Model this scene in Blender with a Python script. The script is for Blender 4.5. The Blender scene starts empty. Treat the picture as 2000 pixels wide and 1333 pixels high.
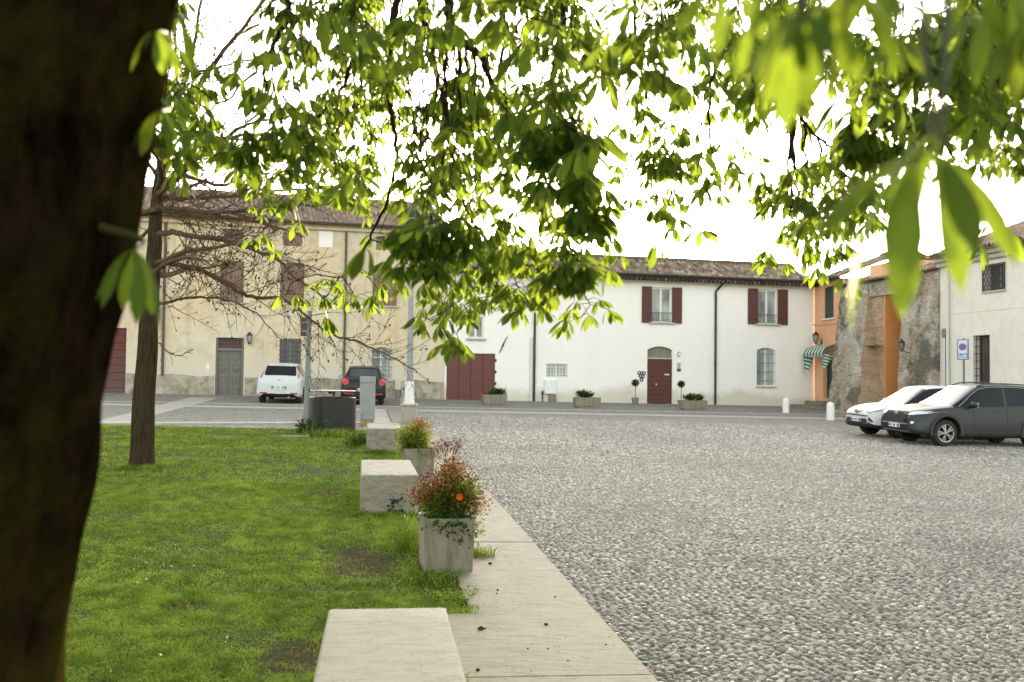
import bpy, bmesh, math, random
import numpy as np
from mathutils import Vector, Matrix
from mathutils.bvhtree import BVHTree

random.seed(7); RNG = np.random.default_rng(7)
SC = bpy.context.scene
COL = SC.collection
rad = math.radians

# ------------------------------------------------------------------ camera and survey of the square
F = 1944.0                                     # focal length in photo pixels (35 mm on a 36 mm frame)
CAMZ = 2.0
RC = (Matrix.Rotation(rad(90 + 1.81), 3, 'X') @ Matrix.Rotation(rad(0.7), 3, 'Z'))
CAM = Vector((0, 0, CAMZ))
GB, GC = -0.02, 0.0159                         # the square falls gently to the right and rises away
def gz(x, y): return GB*x + GC*y
GN = Vector((-GB, -GC, 1)).normalized()
def ray(px, py): return RC @ Vector(((px-1000)/F, -(py-666.5)/F, -1))
def G(px, py):                                 # survey: point of the ground seen at a photo pixel
    d = ray(px, py); n = Vector((-GB, -GC, 1)); t = -(n.dot(CAM))/n.dot(d); return CAM + d*t
def AT(px, py, Y):                             # point on a pixel's ray at distance Y
    d = ray(px, py); return CAM + d*(Y/d.y)

class Frame:                                   # a facade: origin, direction along it, inward normal
    def __init__(s, o, d, inward):
        s.o = Vector(o); s.d = Vector(d).normalized(); s.n = Vector(inward).normalized()
        s.M = Matrix(((s.d.x, s.n.x, 0, s.o.x), (s.d.y, s.n.y, 0, s.o.y), (0, 0, 1, 0), (0, 0, 0, 1)))
    def uz(s, px, py, off=0.0):
        d = ray(px, py); n = s.n; P = s.o + n*off
        P = Vector((P.x, P.y, CAMZ)); t = n.dot(P-CAM)/n.dot(d); q = CAM + d*t
        return (q-s.o).dot(s.d), q.z
    def rect(s, x0, x1, y0, y1, off=0.0):
        xm, ym = (x0+x1)/2, (y0+y1)/2
        return (s.uz(x0, ym, off)[0], s.uz(x1, ym, off)[0], s.uz(xm, y1, off)[1], s.uz(xm, y0, off)[1])
    def pt(s, u, w, z=0): return s.M @ Vector((u, w, z))
    def base(s, u, w=0): p = s.pt(u, w); return gz(p.x, p.y)
FA = rad(15.5)
WF = Frame((7.0, 47.09, 0), (math.cos(FA), math.sin(FA), 0), (-math.sin(FA), math.cos(FA), 0))
PD = Vector((-0.1478, 0.989, 0)).normalized()  # direction of the stone path
PQ = Vector((0.989, 0.1478, 0)).normalized()
_c = WF.pt(WF.uz(1590, 700)[0], 0)
SF = Frame(_c, -PD, PQ)                        # right hand row of houses, u runs towards the camera
PO = Vector((1.825, 0, 0))
PF = Frame(PO, PQ, PD)                         # path frame: u across (0 = right edge), w along

# ------------------------------------------------------------------ helpers
def tag(o, label=None, cat=None, group=None, kind=None):
    if label: o['label'] = label
    if cat: o['category'] = cat
    if group: o['group'] = group
    if kind: o['kind'] = kind
    return o
def empty(name, loc, rz=0, label=None, cat=None, group=None, mat=None):
    o = bpy.data.objects.new(name, None); COL.objects.link(o)
    o.matrix_world = mat if mat else Matrix.Translation(Vector(loc)) @ Matrix.Rotation(rz, 4, 'Z')
    o.empty_display_size = .2
    return tag(o, label, cat, group)
WM = {}
def wmat(o): return WM.get(o.name) or o.matrix_world.copy()
def ground_mat(x, y, heading):                 # frame standing on the sloping ground, local x = heading
    z = GN; h = Vector((math.cos(heading), math.sin(heading), 0)); yv = z.cross(h).normalized(); xv = yv.cross(z)
    return Matrix(((xv.x, yv.x, z.x, x), (xv.y, yv.y, z.y, y), (xv.z, yv.z, z.z, gz(x, y)), (0, 0, 0, 1)))

class MB:
    """collects boxes, tubes, prisms; build() links ONE mesh object"""
    def __init__(s): s.v = []; s.f = []; s.mi = []; s.m = 0
    def add(s, vs, fs):
        b = len(s.v); s.v += [Vector(v) for v in vs]
        for f in fs: s.f.append([b+i for i in f]); s.mi.append(s.m)
        return s
    def box(s, x0, x1, y0, y1, z0, z1, M=None, taper=0):
        t = taper
        vs = [Vector((x, y, z)) for z in (z0, z1) for (x, y) in ((x0, y0), (x1, y0), (x1, y1), (x0, y1))]
        if t:
            for i in range(4, 8):
                cx, cy = (x0+x1)/2, (y0+y1)/2
                vs[i].x = cx + (vs[i].x-cx)*(1+t); vs[i].y = cy + (vs[i].y-cy)*(1+t)
        if M: vs = [M @ v for v in vs]
        return s.add(vs, [(3, 2, 1, 0), (4, 5, 6, 7), (0, 1, 5, 4), (1, 2, 6, 5), (2, 3, 7, 6), (3, 0, 4, 7)])
    def prism(s, poly, w0, w1, M=None):        # polygon in (u, z), extruded along the second axis
        n = len(poly)
        vs = [Vector((u, w0, z)) for u, z in poly] + [Vector((u, w1, z)) for u, z in poly]
        if M: vs = [M @ v for v in vs]
        fs = [list(range(n)), list(range(2*n-1, n-1, -1))]
        fs += [(i, (i+1) % n + 0, (i+1) % n + n, i+n)[::-1] for i in range(n)]
        return s.add(vs, fs)
    def slab(s, poly, z0, z1, M=None):         # polygon in plan
        n = len(poly)
        vs = [Vector((x, y, z1)) for x, y in poly] + [Vector((x, y, z0)) for x, y in poly]
        if M: vs = [M @ v for v in vs]
        return s.add(vs, [list(range(n)), list(range(2*n-1, n-1, -1))] + [(i, i+n, (i+1) % n+n, (i+1) % n) for i in range(n)])
    def lathe(s, prof, seg=20, M=None, cap=True):
        vs = []; fs = []; n = len(prof)
        for k in range(seg):
            a = 2*math.pi*k/seg
            for r, z in prof: vs.append(Vector((r*math.cos(a), r*math.sin(a), z)))
        for k in range(seg):
            k2 = (k+1) % seg
            for i in range(n-1): fs.append((k*n+i, k2*n+i, k2*n+i+1, k*n+i+1))
        if cap:
            fs.append([k*n for k in range(seg)][::-1]); fs.append([k*n+n-1 for k in range(seg)])
        if M: vs = [M @ v for v in vs]
        return s.add(vs, fs)
    def tube(s, pts, r, seg=8, cap=True):
        pts = [Vector(p) for p in pts]; n = len(pts)
        rs = r if isinstance(r, (list, tuple)) else [r]*n
        vs = []; fs = []; up = None
        for i, p in enumerate(pts):
            t = (pts[min(i+1, n-1)] - pts[max(i-1, 0)])
            if t.length < 1e-9: t = Vector((0, 0, 1))
            t.normalize()
            if up is None: up = t.orthogonal().normalized()
            up = (up - t*up.dot(t))
            up = up.normalized() if up.length > 1e-6 else t.orthogonal().normalized()
            b = t.cross(up)
            for k in range(seg):
                a = 2*math.pi*k/seg; vs.append(p + (up*math.cos(a) + b*math.sin(a))*rs[i])
        for i in range(n-1):
            for k in range(seg):
                k2 = (k+1) % seg; fs.append((i*seg+k, i*seg+k2, (i+1)*seg+k2, (i+1)*seg+k))
        if cap: fs.append(list(range(seg))[::-1]); fs.append([(n-1)*seg+k for k in range(seg)])
        return s.add(vs, fs)
    def ico(s, c, r, sub=1, sq=(1, 1, 1), jit=0):
        bm = bmesh.new(); bmesh.ops.create_icosphere(bm, subdivisions=sub, radius=1)
        vs = []
        for v in bm.verts:
            j = 1 + random.uniform(-jit, jit)
            vs.append(Vector(c) + Vector((v.co.x*sq[0], v.co.y*sq[1], v.co.z*sq[2]))*r*j)
        fs = [[v.index for v in f.verts] for f in bm.faces]; bm.free()
        return s.add(vs, fs)
    def build(s, name, mat, parent=None, M=None, smooth=False, bevel=0, seg=2, sharp=35):
        me = bpy.data.meshes.new(name)
        inv = wmat(parent).inverted() if parent else Matrix.Identity(4)
        T = inv @ M if M else inv
        me.from_pydata([T @ v for v in s.v], [], s.f)
        for m in (mat if isinstance(mat, (list, tuple)) else [mat]): me.materials.append(m)
        if any(s.mi): me.polygons.foreach_set('material_index', s.mi)
        me.validate(); 
        bm = bmesh.new(); bm.from_mesh(me); bmesh.ops.recalc_face_normals(bm, faces=bm.faces)
        bm.to_mesh(me); bm.free()
        if smooth:
            me.shade_smooth()
            try: me.set_sharp_from_angle(angle=rad(sharp))
            except Exception: pass
        o = bpy.data.objects.new(name, me); COL.objects.link(o)
        if parent:
            o.parent = parent; WM[o.name] = wmat(parent)
        else: WM[o.name] = Matrix.Identity(4)
        if bevel:
            b = o.modifiers.new('bevel', 'BEVEL'); b.width = bevel; b.segments = seg; b.limit_method = 'ANGLE'; b.angle_limit = rad(40)
        return o
def thing(name, loc, rz=0, label=None, cat=None, group=None, mat=None):
    o = empty(name, loc, rz, label, cat, group, mat)
    WM[o.name] = mat.copy() if mat else Matrix.Translation(Vector(loc)) @ Matrix.Rotation(rz, 4, 'Z')
    return o
def copy_thing(o, M, label=None):
    c = o.copy(); COL.objects.link(c); c.matrix_world = M; WM[c.name] = M.copy()
    if label: c['label'] = label
    for ch in [x for x in COL.objects if x.parent == o]:
        d = ch.copy(); COL.objects.link(d); d.parent = c
        for g in [x for x in COL.objects if x.parent == ch]:
            e = g.copy(); COL.objects.link(e); e.parent = d
    return c
def np_mesh(name, V, Fq, mat, parent=None, uv=None, smooth=False):
    """verts (n,3) world, faces (m,k)"""
    me = bpy.data.meshes.new(name); V = np.asarray(V, dtype=np.float32); Fq = np.asarray(Fq, dtype=np.int32)
    if parent:
        inv = np.array(wmat(parent).inverted()); V = V @ inv[:3, :3].T + inv[:3, 3]
    m, k = Fq.shape
    me.vertices.add(len(V)); me.vertices.foreach_set('co', V.astype(np.float32).ravel())
    me.loops.add(m*k); me.loops.foreach_set('vertex_index', Fq.ravel())
    me.polygons.add(m); me.polygons.foreach_set('loop_start', np.arange(0, m*k, k, dtype=np.int32))
    try: me.polygons.foreach_set('loop_total', np.full(m, k, dtype=np.int32))
    except Exception: pass
    if uv is not None:
        l = me.uv_layers.new(name='UVMap'); l.data.foreach_set('uv', np.asarray(uv, dtype=np.float32)[Fq.ravel()].ravel())
    me.update(calc_edges=True)
    if smooth: me.polygons.foreach_set('use_smooth', np.ones(m, dtype=bool))
    for q in (mat if isinstance(mat, (list, tuple)) else [mat]): me.materials.append(q)
    o = bpy.data.objects.new(name, me); COL.objects.link(o)
    if parent: o.parent = parent; WM[o.name] = wmat(parent)
    else: WM[o.name] = Matrix.Identity(4)
    return o

# ------------------------------------------------------------------ materials
class NT:
    def __init__(s, name):
        s.m = bpy.data.materials.new(name); s.m.use_nodes = True; s.t = s.m.node_tree
        s.t.nodes.clear(); s.out = s.n('ShaderNodeOutputMaterial')
        s.p = s.n('ShaderNodeBsdfPrincipled'); s.l(s.p.outputs[0], s.out.inputs[0])
    def n(s, typ, **kw):
        n = s.t.nodes.new(typ)
        for k, v in kw.items():
            if hasattr(n, k): setattr(n, k, v)
            else: n.inputs[k.replace('_', ' ')].default_value = v
        return n
    def l(s, a, b): s.t.links.new(a, b)
    def co(s, kind='Object', scale=(1, 1, 1)):
        c = s.n('ShaderNodeTexCoord'); mp = s.n('ShaderNodeMapping'); mp.inputs['Scale'].default_value = scale
        s.l(c.outputs[kind], mp.inputs[0]); return mp.outputs[0]
    def pos(s, scale=(1, 1, 1)):
        c = s.n('ShaderNodeNewGeometry'); mp = s.n('ShaderNodeMapping'); mp.inputs['Scale'].default_value = scale
        s.l(c.outputs['Position'], mp.inputs[0]); return mp.outputs[0]
    def noise(s, vec, scale, detail=5, rough=.6, dist=0):
        n = s.n('ShaderNodeTexNoise'); n.inputs['Scale'].default_value = scale; n.inputs['Detail'].default_value = detail
        n.inputs['Roughness'].default_value = rough; n.inputs['Distortion'].default_value = dist
        if vec: s.l(vec, n.inputs['Vector'])
        return n.outputs['Fac']
    def ramp(s, fac, stops):
        r = s.n('ShaderNodeValToRGB'); e = r.color_ramp.elements
        while len(e) < len(stops): e.new(.5)
        for i, (p, c) in enumerate(stops):
            e[i].position = p; e[i].color = (*c, 1) if isinstance(c, (tuple, list)) else (c, c, c, 1)
        s.l(fac, r.inputs[0]); return r.outputs[0]
    def mix(s, fac, a, b, mode='MIX'):
        m = s.n('ShaderNodeMix'); m.data_type = 'RGBA'; m.blend_type = mode
        for inp, v in ((m.inputs[0], fac), (m.inputs[6], a), (m.inputs[7], b)):
            if isinstance(v, (int, float)): inp.default_value = v
            elif isinstance(v, (tuple, list)): inp.default_value = (*v, 1)
            else: s.l(v, inp)
        return m.outputs[2]
    def math(s, op, a, b=0):
        m = s.n('ShaderNodeMath'); m.operation = op
        for i, v in ((0, a), (1, b)):
            if isinstance(v, (int, float)): m.inputs[i].default_value = v
            else: s.l(v, m.inputs[i])
        return m.outputs[0]
    def sep(s, v):
        x = s.n('ShaderNodeSeparateXYZ'); s.l(v, x.inputs[0]); return x.outputs
    def island(s): return s.n('ShaderNodeNewGeometry').outputs['Random Per Island']
    def color(s, c):
        if isinstance(c, (tuple, list)): s.p.inputs['Base Color'].default_value = (*c, 1)
        else: s.l(c, s.p.inputs['Base Color'])
    def bump(s, h, strength=.4, dist=.02):
        b = s.n('ShaderNodeBump'); b.inputs['Strength'].default_value = strength; b.inputs['Distance'].default_value = dist
        s.l(h, b.inputs['Height']); s.l(b.outputs[0], s.p.inputs['Normal'])
    def set(s, rough=.7, metal=0, spec=.5, coat=0):
        s.p.inputs['Roughness'].default_value = rough; s.p.inputs['Metallic'].default_value = metal
        s.p.inputs['Specular IOR Level'].default_value = spec; s.p.inputs['Coat Weight'].default_value = coat
        if coat: s.p.inputs['Coat Roughness'].default_value = .04
        return s.m

def simple(name, c, rough=.6, metal=0, var=.25, scale=6, spec=.5, coat=0, bump=0, bscale=40):
    t = NT(name); v = t.co('Object')
    f = t.noise(v, scale, 6, .65)
    lo = tuple(x*(1-var) for x in c); hi = tuple(min(1, x*(1+var)) for x in c)
    t.color(t.ramp(f, [(.3, lo), (.7, hi)]))
    if bump: t.bump(t.noise(v, bscale, 6, .7), bump, .01)
    return t.set(rough, metal, spec, coat)

def stucco(name, base, stain, patch, sx=.35, amt=.5, low=None, lowh=1.0):
    """old lime plaster: broad fading patches, fine mottling, vertical rain streaks"""
    t = NT(name); p = t.pos()
    n1 = t.noise(p, sx, 6, .62, .6); n2 = t.noise(p, 3.0, 7, .7); n3 = t.noise(t.pos((1.6, 1.6, .12)), 1.3, 5, .6)
    c = t.mix(t.ramp(n1, [(.38, 0.0), (.66, 1.0)]), base, patch)
    c = t.mix(t.math('MULTIPLY', t.ramp(n2, [(.45, 0.0), (.75, 1.0)]), amt), c, stain)
    c = t.mix(t.math('MULTIPLY', t.ramp(n3, [(.52, 0.0), (.72, 1.0)]), amt*.8), c, stain)
    if low:
        z = t.sep(p)
        gx = t.math('MULTIPLY', z[0], -GB); gy = t.math('MULTIPLY', z[1], -GC)
        h = t.math('ADD', t.math('ADD', z[2], gx), gy)
        h = t.math('ADD', h, t.math('MULTIPLY', t.math('SUBTRACT', n1, .5), 1.6))
        h = t.math('ADD', h, t.math('MULTIPLY', t.math('SUBTRACT', n2, .5), .7))
        c = t.mix(t.ramp(t.math('DIVIDE', h, 3.0), [(lowh/3*.55, .85), (lowh/3*1.15, 0.0)]), c, low)
    t.color(c); t.bump(t.noise(p, 18, 8, .72), .35, .02)
    return t.set(.9, spec=.2)

def wood_paint(name, c, worn, axis='Z', amt=.5, plank=0.12, vertical_wear=None):
    t = NT(name); p = t.co('Object')
    sc = {'Z': (14, 14, .8), 'X': (.8, 14, 14)}[axis]
    f = t.noise(t.co('Object', sc), 1.5, 8, .7)
    k = t.math('MULTIPLY', t.ramp(f, [(.42, 0.0), (.7, 1.0)]), amt)
    if vertical_wear:
        z = t.sep(p)[2]; w = t.ramp(t.math('ADD', t.math('DIVIDE', z, vertical_wear), t.math('MULTIPLY', t.math('SUBTRACT', f, .5), .5)), [(.15, 1.0), (.75, .15)])
        k = t.math('MULTIPLY', t.math('ADD', k, .35), w)
    t.color(t.mix(k, c, worn)); t.bump(f, .2, .004)
    return t.set(.62, spec=.3)
# ------------------------------------------------------------------ camera, sun, sky
cd = bpy.data.cameras.new('camera'); co = bpy.data.objects.new('camera', cd); COL.objects.link(co)
co.matrix_world = Matrix.Translation(CAM) @ RC.to_4x4()
cd.sensor_width = 36; cd.lens = 35; cd.clip_start = .05; cd.clip_end = 3000
cd.dof.use_dof = True; cd.dof.focus_distance = 12; cd.dof.aperture_fstop = 3.0; cd.dof.aperture_blades = 9
SC.camera = co
SUN_EL, SUN_AZ = rad(9.0), rad(5.0)
sd = Vector((math.sin(SUN_AZ)*math.cos(SUN_EL), math.cos(SUN_AZ)*math.cos(SUN_EL), math.sin(SUN_EL)))
sl = bpy.data.lights.new('sun', 'SUN'); sl.energy = 2.6; sl.angle = rad(.6); sl.color = (1.0, .80, .52)
so = bpy.data.objects.new('sun', sl); COL.objects.link(so); so.rotation_euler = sd.to_track_quat('Z', 'Y').to_euler()
so.location = (0, 0, 30)
w = bpy.data.worlds.new('World'); SC.world = w; w.use_nodes = True
nt = w.node_tree; nt.nodes.clear()
sky = nt.nodes.new('ShaderNodeTexSky'); sky.sky_type = 'NISHITA'; sky.sun_disc = False
sky.sun_elevation = SUN_EL; sky.sun_rotation = SUN_AZ; sky.air_density = 1.0; sky.dust_density = 3.0; sky.ozone_density = .6; sky.altitude = 50
bw = nt.nodes.new('ShaderNodeRGBToBW'); nt.links.new(sky.outputs[0], bw.inputs[0])
tint = nt.nodes.new('ShaderNodeMix'); tint.data_type = 'RGBA'; tint.blend_type = 'MULTIPLY'; tint.inputs[0].default_value = 1
nt.links.new(bw.outputs[0], tint.inputs[6]); tint.inputs[7].default_value = (1.0, .975, .895, 1)
mx = nt.nodes.new('ShaderNodeMix'); mx.data_type = 'RGBA'; mx.inputs[0].default_value = .72   # thin high cloud greys the blue out
nt.links.new(sky.outputs[0], mx.inputs[6]); nt.links.new(tint.outputs[2], mx.inputs[7])
bg = nt.nodes.new('ShaderNodeBackground'); bg.inputs[1].default_value = .15
nt.links.new(mx.outputs[2], bg.inputs[0])
ow = nt.nodes.new('ShaderNodeOutputWorld'); nt.links.new(bg.outputs[0], ow.inputs[0])
vs = SC.view_settings; vs.view_transform = 'Standard'; vs.look = 'None'; vs.gamma = 1; vs.use_curve_mapping = False
vs.exposure = 2.97
SC.cycles.max_bounces = 8; SC.cycles.transparent_max_bounces = 8; SC.cycles.use_denoising = True
SC.cycles.sample_clamp_indirect = 6
# ------------------------------------------------------------------ ground, kerb bands, path
def cobble_mat():
    t = NT('cobbles'); p = t.pos((1, 1.75, 1))
    v = t.n('ShaderNodeTexVoronoi', feature='F1'); v.inputs['Scale'].default_value = 13; t.l(p, v.inputs['Vector'])
    v2 = t.n('ShaderNodeTexVoronoi', feature='DISTANCE_TO_EDGE'); v2.inputs['Scale'].default_value = 13; t.l(p, v2.inputs['Vector'])
    r = t.sep(v.outputs['Color'])[0]
    stone = t.ramp(r, [(.0, (.15, .145, .12)), (.5, (.29, .28, .235)), (1.0, (.45, .435, .38))])
    gap = t.ramp(v2.outputs['Distance'], [(.02, 0.0), (.13, 1.0)])
    big = t.noise(t.pos(), .28, 5, .6)
    c = t.mix(gap, (.085, .072, .048), stone)
    c = t.mix(t.ramp(big, [(.35, 0.0), (.7, .35)]), c, (.30, .285, .24))
    s = t.sep(t.pos()); uu = t.math('ADD', t.math('MULTIPLY', t.math('SUBTRACT', s[0], 1.825), .989), t.math('MULTIPLY', s[1], .1478))
    dirt = t.math('MULTIPLY', t.math('GREATER_THAN', uu, 0.0), t.math('LESS_THAN', s[1], 32.6))   # here the stones are modelled; between them lies earth
    fine = t.noise(t.pos(), 40, 6, .7)
    c = t.mix(dirt, c, t.ramp(fine, [(.3, (.045, .040, .027)), (.7, (.105, .094, .065))]))
    t.color(c); t.bump(gap, .8, .02)
    return t.set(.75, spec=.3)
def earth_mat():
    t = NT('lawn_soil'); p = t.pos()
    n = t.noise(p, 2.2, 8, .7); n2 = t.noise(p, 30, 6, .7)
    c = t.mix(t.ramp(n, [(.35, 0.0), (.65, 1.0)]), (.030, .040, .010), (.045, .05, .014))
    c = t.mix(t.ramp(n2, [(.5, 0.0), (.8, .7)]), c, (.06, .045, .024))
    t.color(c); t.bump(n2, .6, .03); return t.set(.95, spec=.1)
def travertine(name, base=(.56, .52, .42), dark=(.30, .27, .20), streak=(2.2, 9, 9), pit=True, rot=None):
    t = NT(name); p = t.co('Object'); s = t.co('Object', streak)
    n1 = t.noise(p, 1.6, 7, .65, .4); n2 = t.noise(s, 2.2, 8, .7); n3 = t.noise(p, 28, 6, .7)
    c = t.mix(t.ramp(n1, [(.3, 0.0), (.72, .55)]), base, tuple(x*.66 for x in base))
    c = t.mix(t.ramp(n2, [(.46, 0.0), (.72, .8)]), c, dark)
    if pit:
        v = t.n('ShaderNodeTexVoronoi', feature='F1'); v.inputs['Scale'].default_value = 9; t.l(s, v.inputs['Vector'])
        pits = t.math('MULTIPLY', t.ramp(v.outputs['Distance'], [(.14, 1.0), (.24, 0.0)]), t.ramp(t.noise(p, 5, 3), [(.44, 0.0), (.56, 1.0)]))
        c = t.mix(pits, c, (.07, .06, .045))
        t.bump(t.math('SUBTRACT', t.math('MULTIPLY', n3, .35), pits), .5, .012)
    else: t.bump(n3, .3, .008)
    c = t.mix(t.ramp(n3, [(.5, 0.0), (.85, .35)]), c, dark)
    t.color(c); return t.set(.8, spec=.25)
M_COB, M_SOIL = cobble_mat(), earth_mat()
M_PATH = travertine('path_stone', (.255, .232, .172), (.115, .10, .066), (2.0, 11, 9))
M_BAND = travertine('kerb_stone', (.44, .42, .37), (.28, .26, .22), pit=False)
# one sheet to the horizon, sloping like the square, levelling out far away
def ground_sheet():
    xs = np.unique(np.concatenate([np.linspace(-60, 60, 61), np.linspace(-900, -60, 12), np.linspace(60, 900, 12)]))
    ys = np.unique(np.concatenate([np.linspace(-20, 80, 51), np.linspace(-500, -20, 8), np.linspace(80, 1500, 14)]))
    X, Y = np.meshgrid(xs, ys); Xc = np.clip(X, -60, 60); Yc = np.clip(Y, -20, 80)
    Z = GB*Xc + GC*Yc
    V = np.stack([X.ravel(), Y.ravel(), Z.ravel()], 1); nx = len(xs)
    i = np.arange(len(ys)-1)[:, None]*nx + np.arange(nx-1)[None, :]; i = i.ravel()
    o = np_mesh('ground', V, np.stack([i, i+1, i+nx+1, i+nx], 1), M_COB); tag(o, kind='structure', label='cobbled square of grey river pebbles running up to the house fronts'); return o
ground_sheet()
def on_ground(pts, h): return [(p.x, p.y, gz(p.x, p.y)+h) for p in pts]
def sheet(name, poly, h, mat, thick=None, label=None):     # a polygon lying on the sloping ground, h above it
    m = MB(); n = len(poly)
    top = [Vector((p.x, p.y, gz(p.x, p.y)+h)) for p in poly]; bot = [Vector((v.x, v.y, v.z-(thick or h+.05))) for v in top]
    m.add(top+bot, [list(range(n)), list(range(2*n-1, n-1, -1))] + [(i, i+n, (i+1) % n+n, (i+1) % n) for i in range(n)])
    o = m.build(name, mat); tag(o, kind='structure', label=label); return o
# long stone path: slabs of uneven length in one mesh
VW = (G(890, 1214)-PO).dot(PD)          # from here on towards the viewer the paving runs on to the bench
m = MB(); wpos = -2.0; k = 0
while wpos < 35.0:
    ln = random.choice([1.25, 1.5, 1.7, 1.35]); g = .0025
    if wpos < VW < wpos+ln+.3: ln = VW-wpos
    u0, u1 = (-1.42 if wpos < VW-.01 else -.965), 0.0
    hh = .062 + random.uniform(-.003, .003)
    q = [PF.pt(u0, wpos+g), PF.pt(u1, wpos+g), PF.pt(u1, wpos+ln-g), PF.pt(u0, wpos+ln-g)]
    top = [Vector((p.x, p.y, gz(p.x, p.y)+hh)) for p in q]; bot = [v-Vector((0, 0, .15)) for v in top]
    m.add(top+bot, [(0, 1, 2, 3), (7, 6, 5, 4), (0, 4, 5, 1), (1, 5, 6, 2), (2, 6, 7, 3), (3, 7, 4, 0)])
    wpos += ln
o = m.build('path', M_PATH, bevel=.003); tag(o, kind='structure', label='straight travertine slab path between lawn and cobbles')
# lawn bed
LAWN_L, LAWN_END = -14.0, 24.6
lp = [PF.pt(-1.40, -3), PF.pt(-1.40, VW-.05), PF.pt(-.97, VW+.05), PF.pt(-.97, 25.3), G(190, 829) + Vector((-6, -1.8, 0)), Vector((-15, -3, 0))]
sheet('lawn_soil', lp, .05, M_SOIL, label='earth bed under the lawn')
# far stone bands parallel to the house fronts
def band(name, a, b, wd, mat, h=.012, lab=None, n=14, curb=0):
    A, B = G(*a), G(*b); d = (B-A); d.z = 0; L = d.length; d.normalize(); q = Vector((-d.y, d.x, 0))
    m = MB()
    for i in range(n):
        s0, s1 = L*i/n+.004, L*(i+1)/n-.004
        pl = [A+d*s0, A+d*s1, A+d*s1+q*wd, A+d*s0+q*wd]
        top = [Vector((p.x, p.y, gz(p.x, p.y)+h)) for p in pl]; bot = [v-Vector((0, 0, h+.05)) for v in top]
        m.add(top+bot, [(0, 1, 2, 3), (7, 6, 5, 4), (0, 4, 5, 1), (1, 5, 6, 2), (2, 6, 7, 3), (3, 7, 4, 0)])
    o = m.build(name, mat); tag(o, kind='structure', label=lab); return o
band('stone_kerb', (120, 790.5), (1740, 822), .75, M_BAND, .02, 'pale stone band running along the far house fronts', 40)
band('stone_kerb', (120, 783.5), (1700, 812.5), .16, M_BAND, .02, 'thin stone band nearer the house fronts', 40)
band('lawn_kerb', (150, 831), (770, 829.5), .42, M_BAND, .05, 'pale kerb at the far edge of the lawn', 16)
# smooth pale crossing paths on the left
M_SM = travertine('smooth_paving', (.40, .375, .32), (.30, .275, .23), pit=False)
sheet('footpath', [G(178, 827), G(250, 825.5), G(430, 778), G(372, 777)], .012, M_SM, .04, 'pale slab walk slanting to the grey door')
sheet('footpath', [PF.pt(-1.75, 26.2), PF.pt(-.975, 26.2), PF.pt(-.975, 35.5), PF.pt(-1.75, 35.5)], .012, M_SM, .04, 'smooth slab strip beside the lamp post')
M_SM2 = travertine('edging_stone', (.26, .245, .20), (.15, .135, .10), pit=False)
# a narrow stone edging across the lawn
sheet('lawn_edging', [G(548, 859), G(605, 859.5), G(605, 856.5), G(548, 856)], .068, M_SM2, .1, 'half buried stone edging across the lawn')
# ------------------------------------------------------------------ building kit
def arc_pts(ua, ub, zs, rise, n=10):
    """points of a segmental arch from (ua, zs) to (ub, zs) with the given rise"""
    hw = (ub-ua)/2; R = (hw*hw+rise*rise)/(2*rise); cz = zs+rise-R; a0 = math.asin(min(1, hw/R)); 
    return [((ua+ub)/2 + R*math.sin(a), cz + R*math.cos(a)) for a in [(-a0 + 2*a0*i/n) for i in range(n+1)]]
def wall_mb(us, zs, openings, depth=.24, u_range=None):
    """front face at w=0 cut by openings (ua, ub, za, zb, rise); reveals go inward"""
    m = MB(); u0, u1 = us; z0, z1 = zs
    U = sorted(set([u0, u1] + [v for o in openings for v in o[:2] if u0 < v < u1]))
    Z = sorted(set([z0, z1] + [v for o in openings for v in o[2:4] if z0 < v < z1]))
    def split(L, mx):
        out = []
        for a, b in zip(L, L[1:]):
            n = max(1, int((b-a)/mx)); out += [a+(b-a)*i/n for i in range(n)]
        return out+[L[-1]]
    U, Z = split(U, 3), split(Z, 3)
    for a, b in zip(U, U[1:]):
        for c, d in zip(Z, Z[1:]):
            cu, cz = (a+b)/2, (c+d)/2
            if any(o[0] < cu < o[1] and o[2] < cz < o[3] for o in openings): continue
            m.add([(a, 0, c), (b, 0, c), (b, 0, d), (a, 0, d)], [(0, 1, 2, 3)])
    for o in openings:
        ua, ub, za, zb = o[:4]; rise = o[4] if len(o) > 4 else 0
        zt = zb-rise
        m.add([(ua, 0, za), (ua, 0, zt), (ua, depth, zt), (ua, depth, za)], [(0, 1, 2, 3)])
        m.add([(ub, 0, za), (ub, depth, za), (ub, depth, zt), (ub, 0, zt)], [(0, 1, 2, 3)])
        m.add([(ua, 0, za), (ua, depth, za), (ub, depth, za), (ub, 0, za)], [(0, 1, 2, 3)])
        if rise:
            P = arc_pts(ua, ub, zt, rise)
            for (p, pz), (q, qz) in zip(P, P[1:]):
                m.add([(p, 0, pz), (q, 0, qz), (q, 0, zb), (p, 0, zb)], [(0, 1, 2, 3)])
                m.add([(p, 0, pz), (p, depth, pz), (q, depth, qz), (q, 0, qz)], [(0, 1, 2, 3)])
        else: m.add([(ua, 0, zb), (ub, 0, zb), (ub, depth, zb), (ua, depth, zb)], [(0, 1, 2, 3)])
    return m
def shell(m, u0, u1, z0, z1, D, ridge=None):
    """side and back walls of a house of depth D (2D deep with the ridge in the middle)"""
    B = 2*D
    for u in (u0, u1):
        vs = [(u, 0, z0), (u, B, z0), (u, B, z1), (u, D, ridge or z1), (u, 0, z1)]
        m.add(vs, [(0, 1, 2, 3, 4)])
    m.add([(u0, B, z0), (u1, B, z0), (u1, B, z1), (u0, B, z1)], [(0, 1, 2, 3)])
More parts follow.
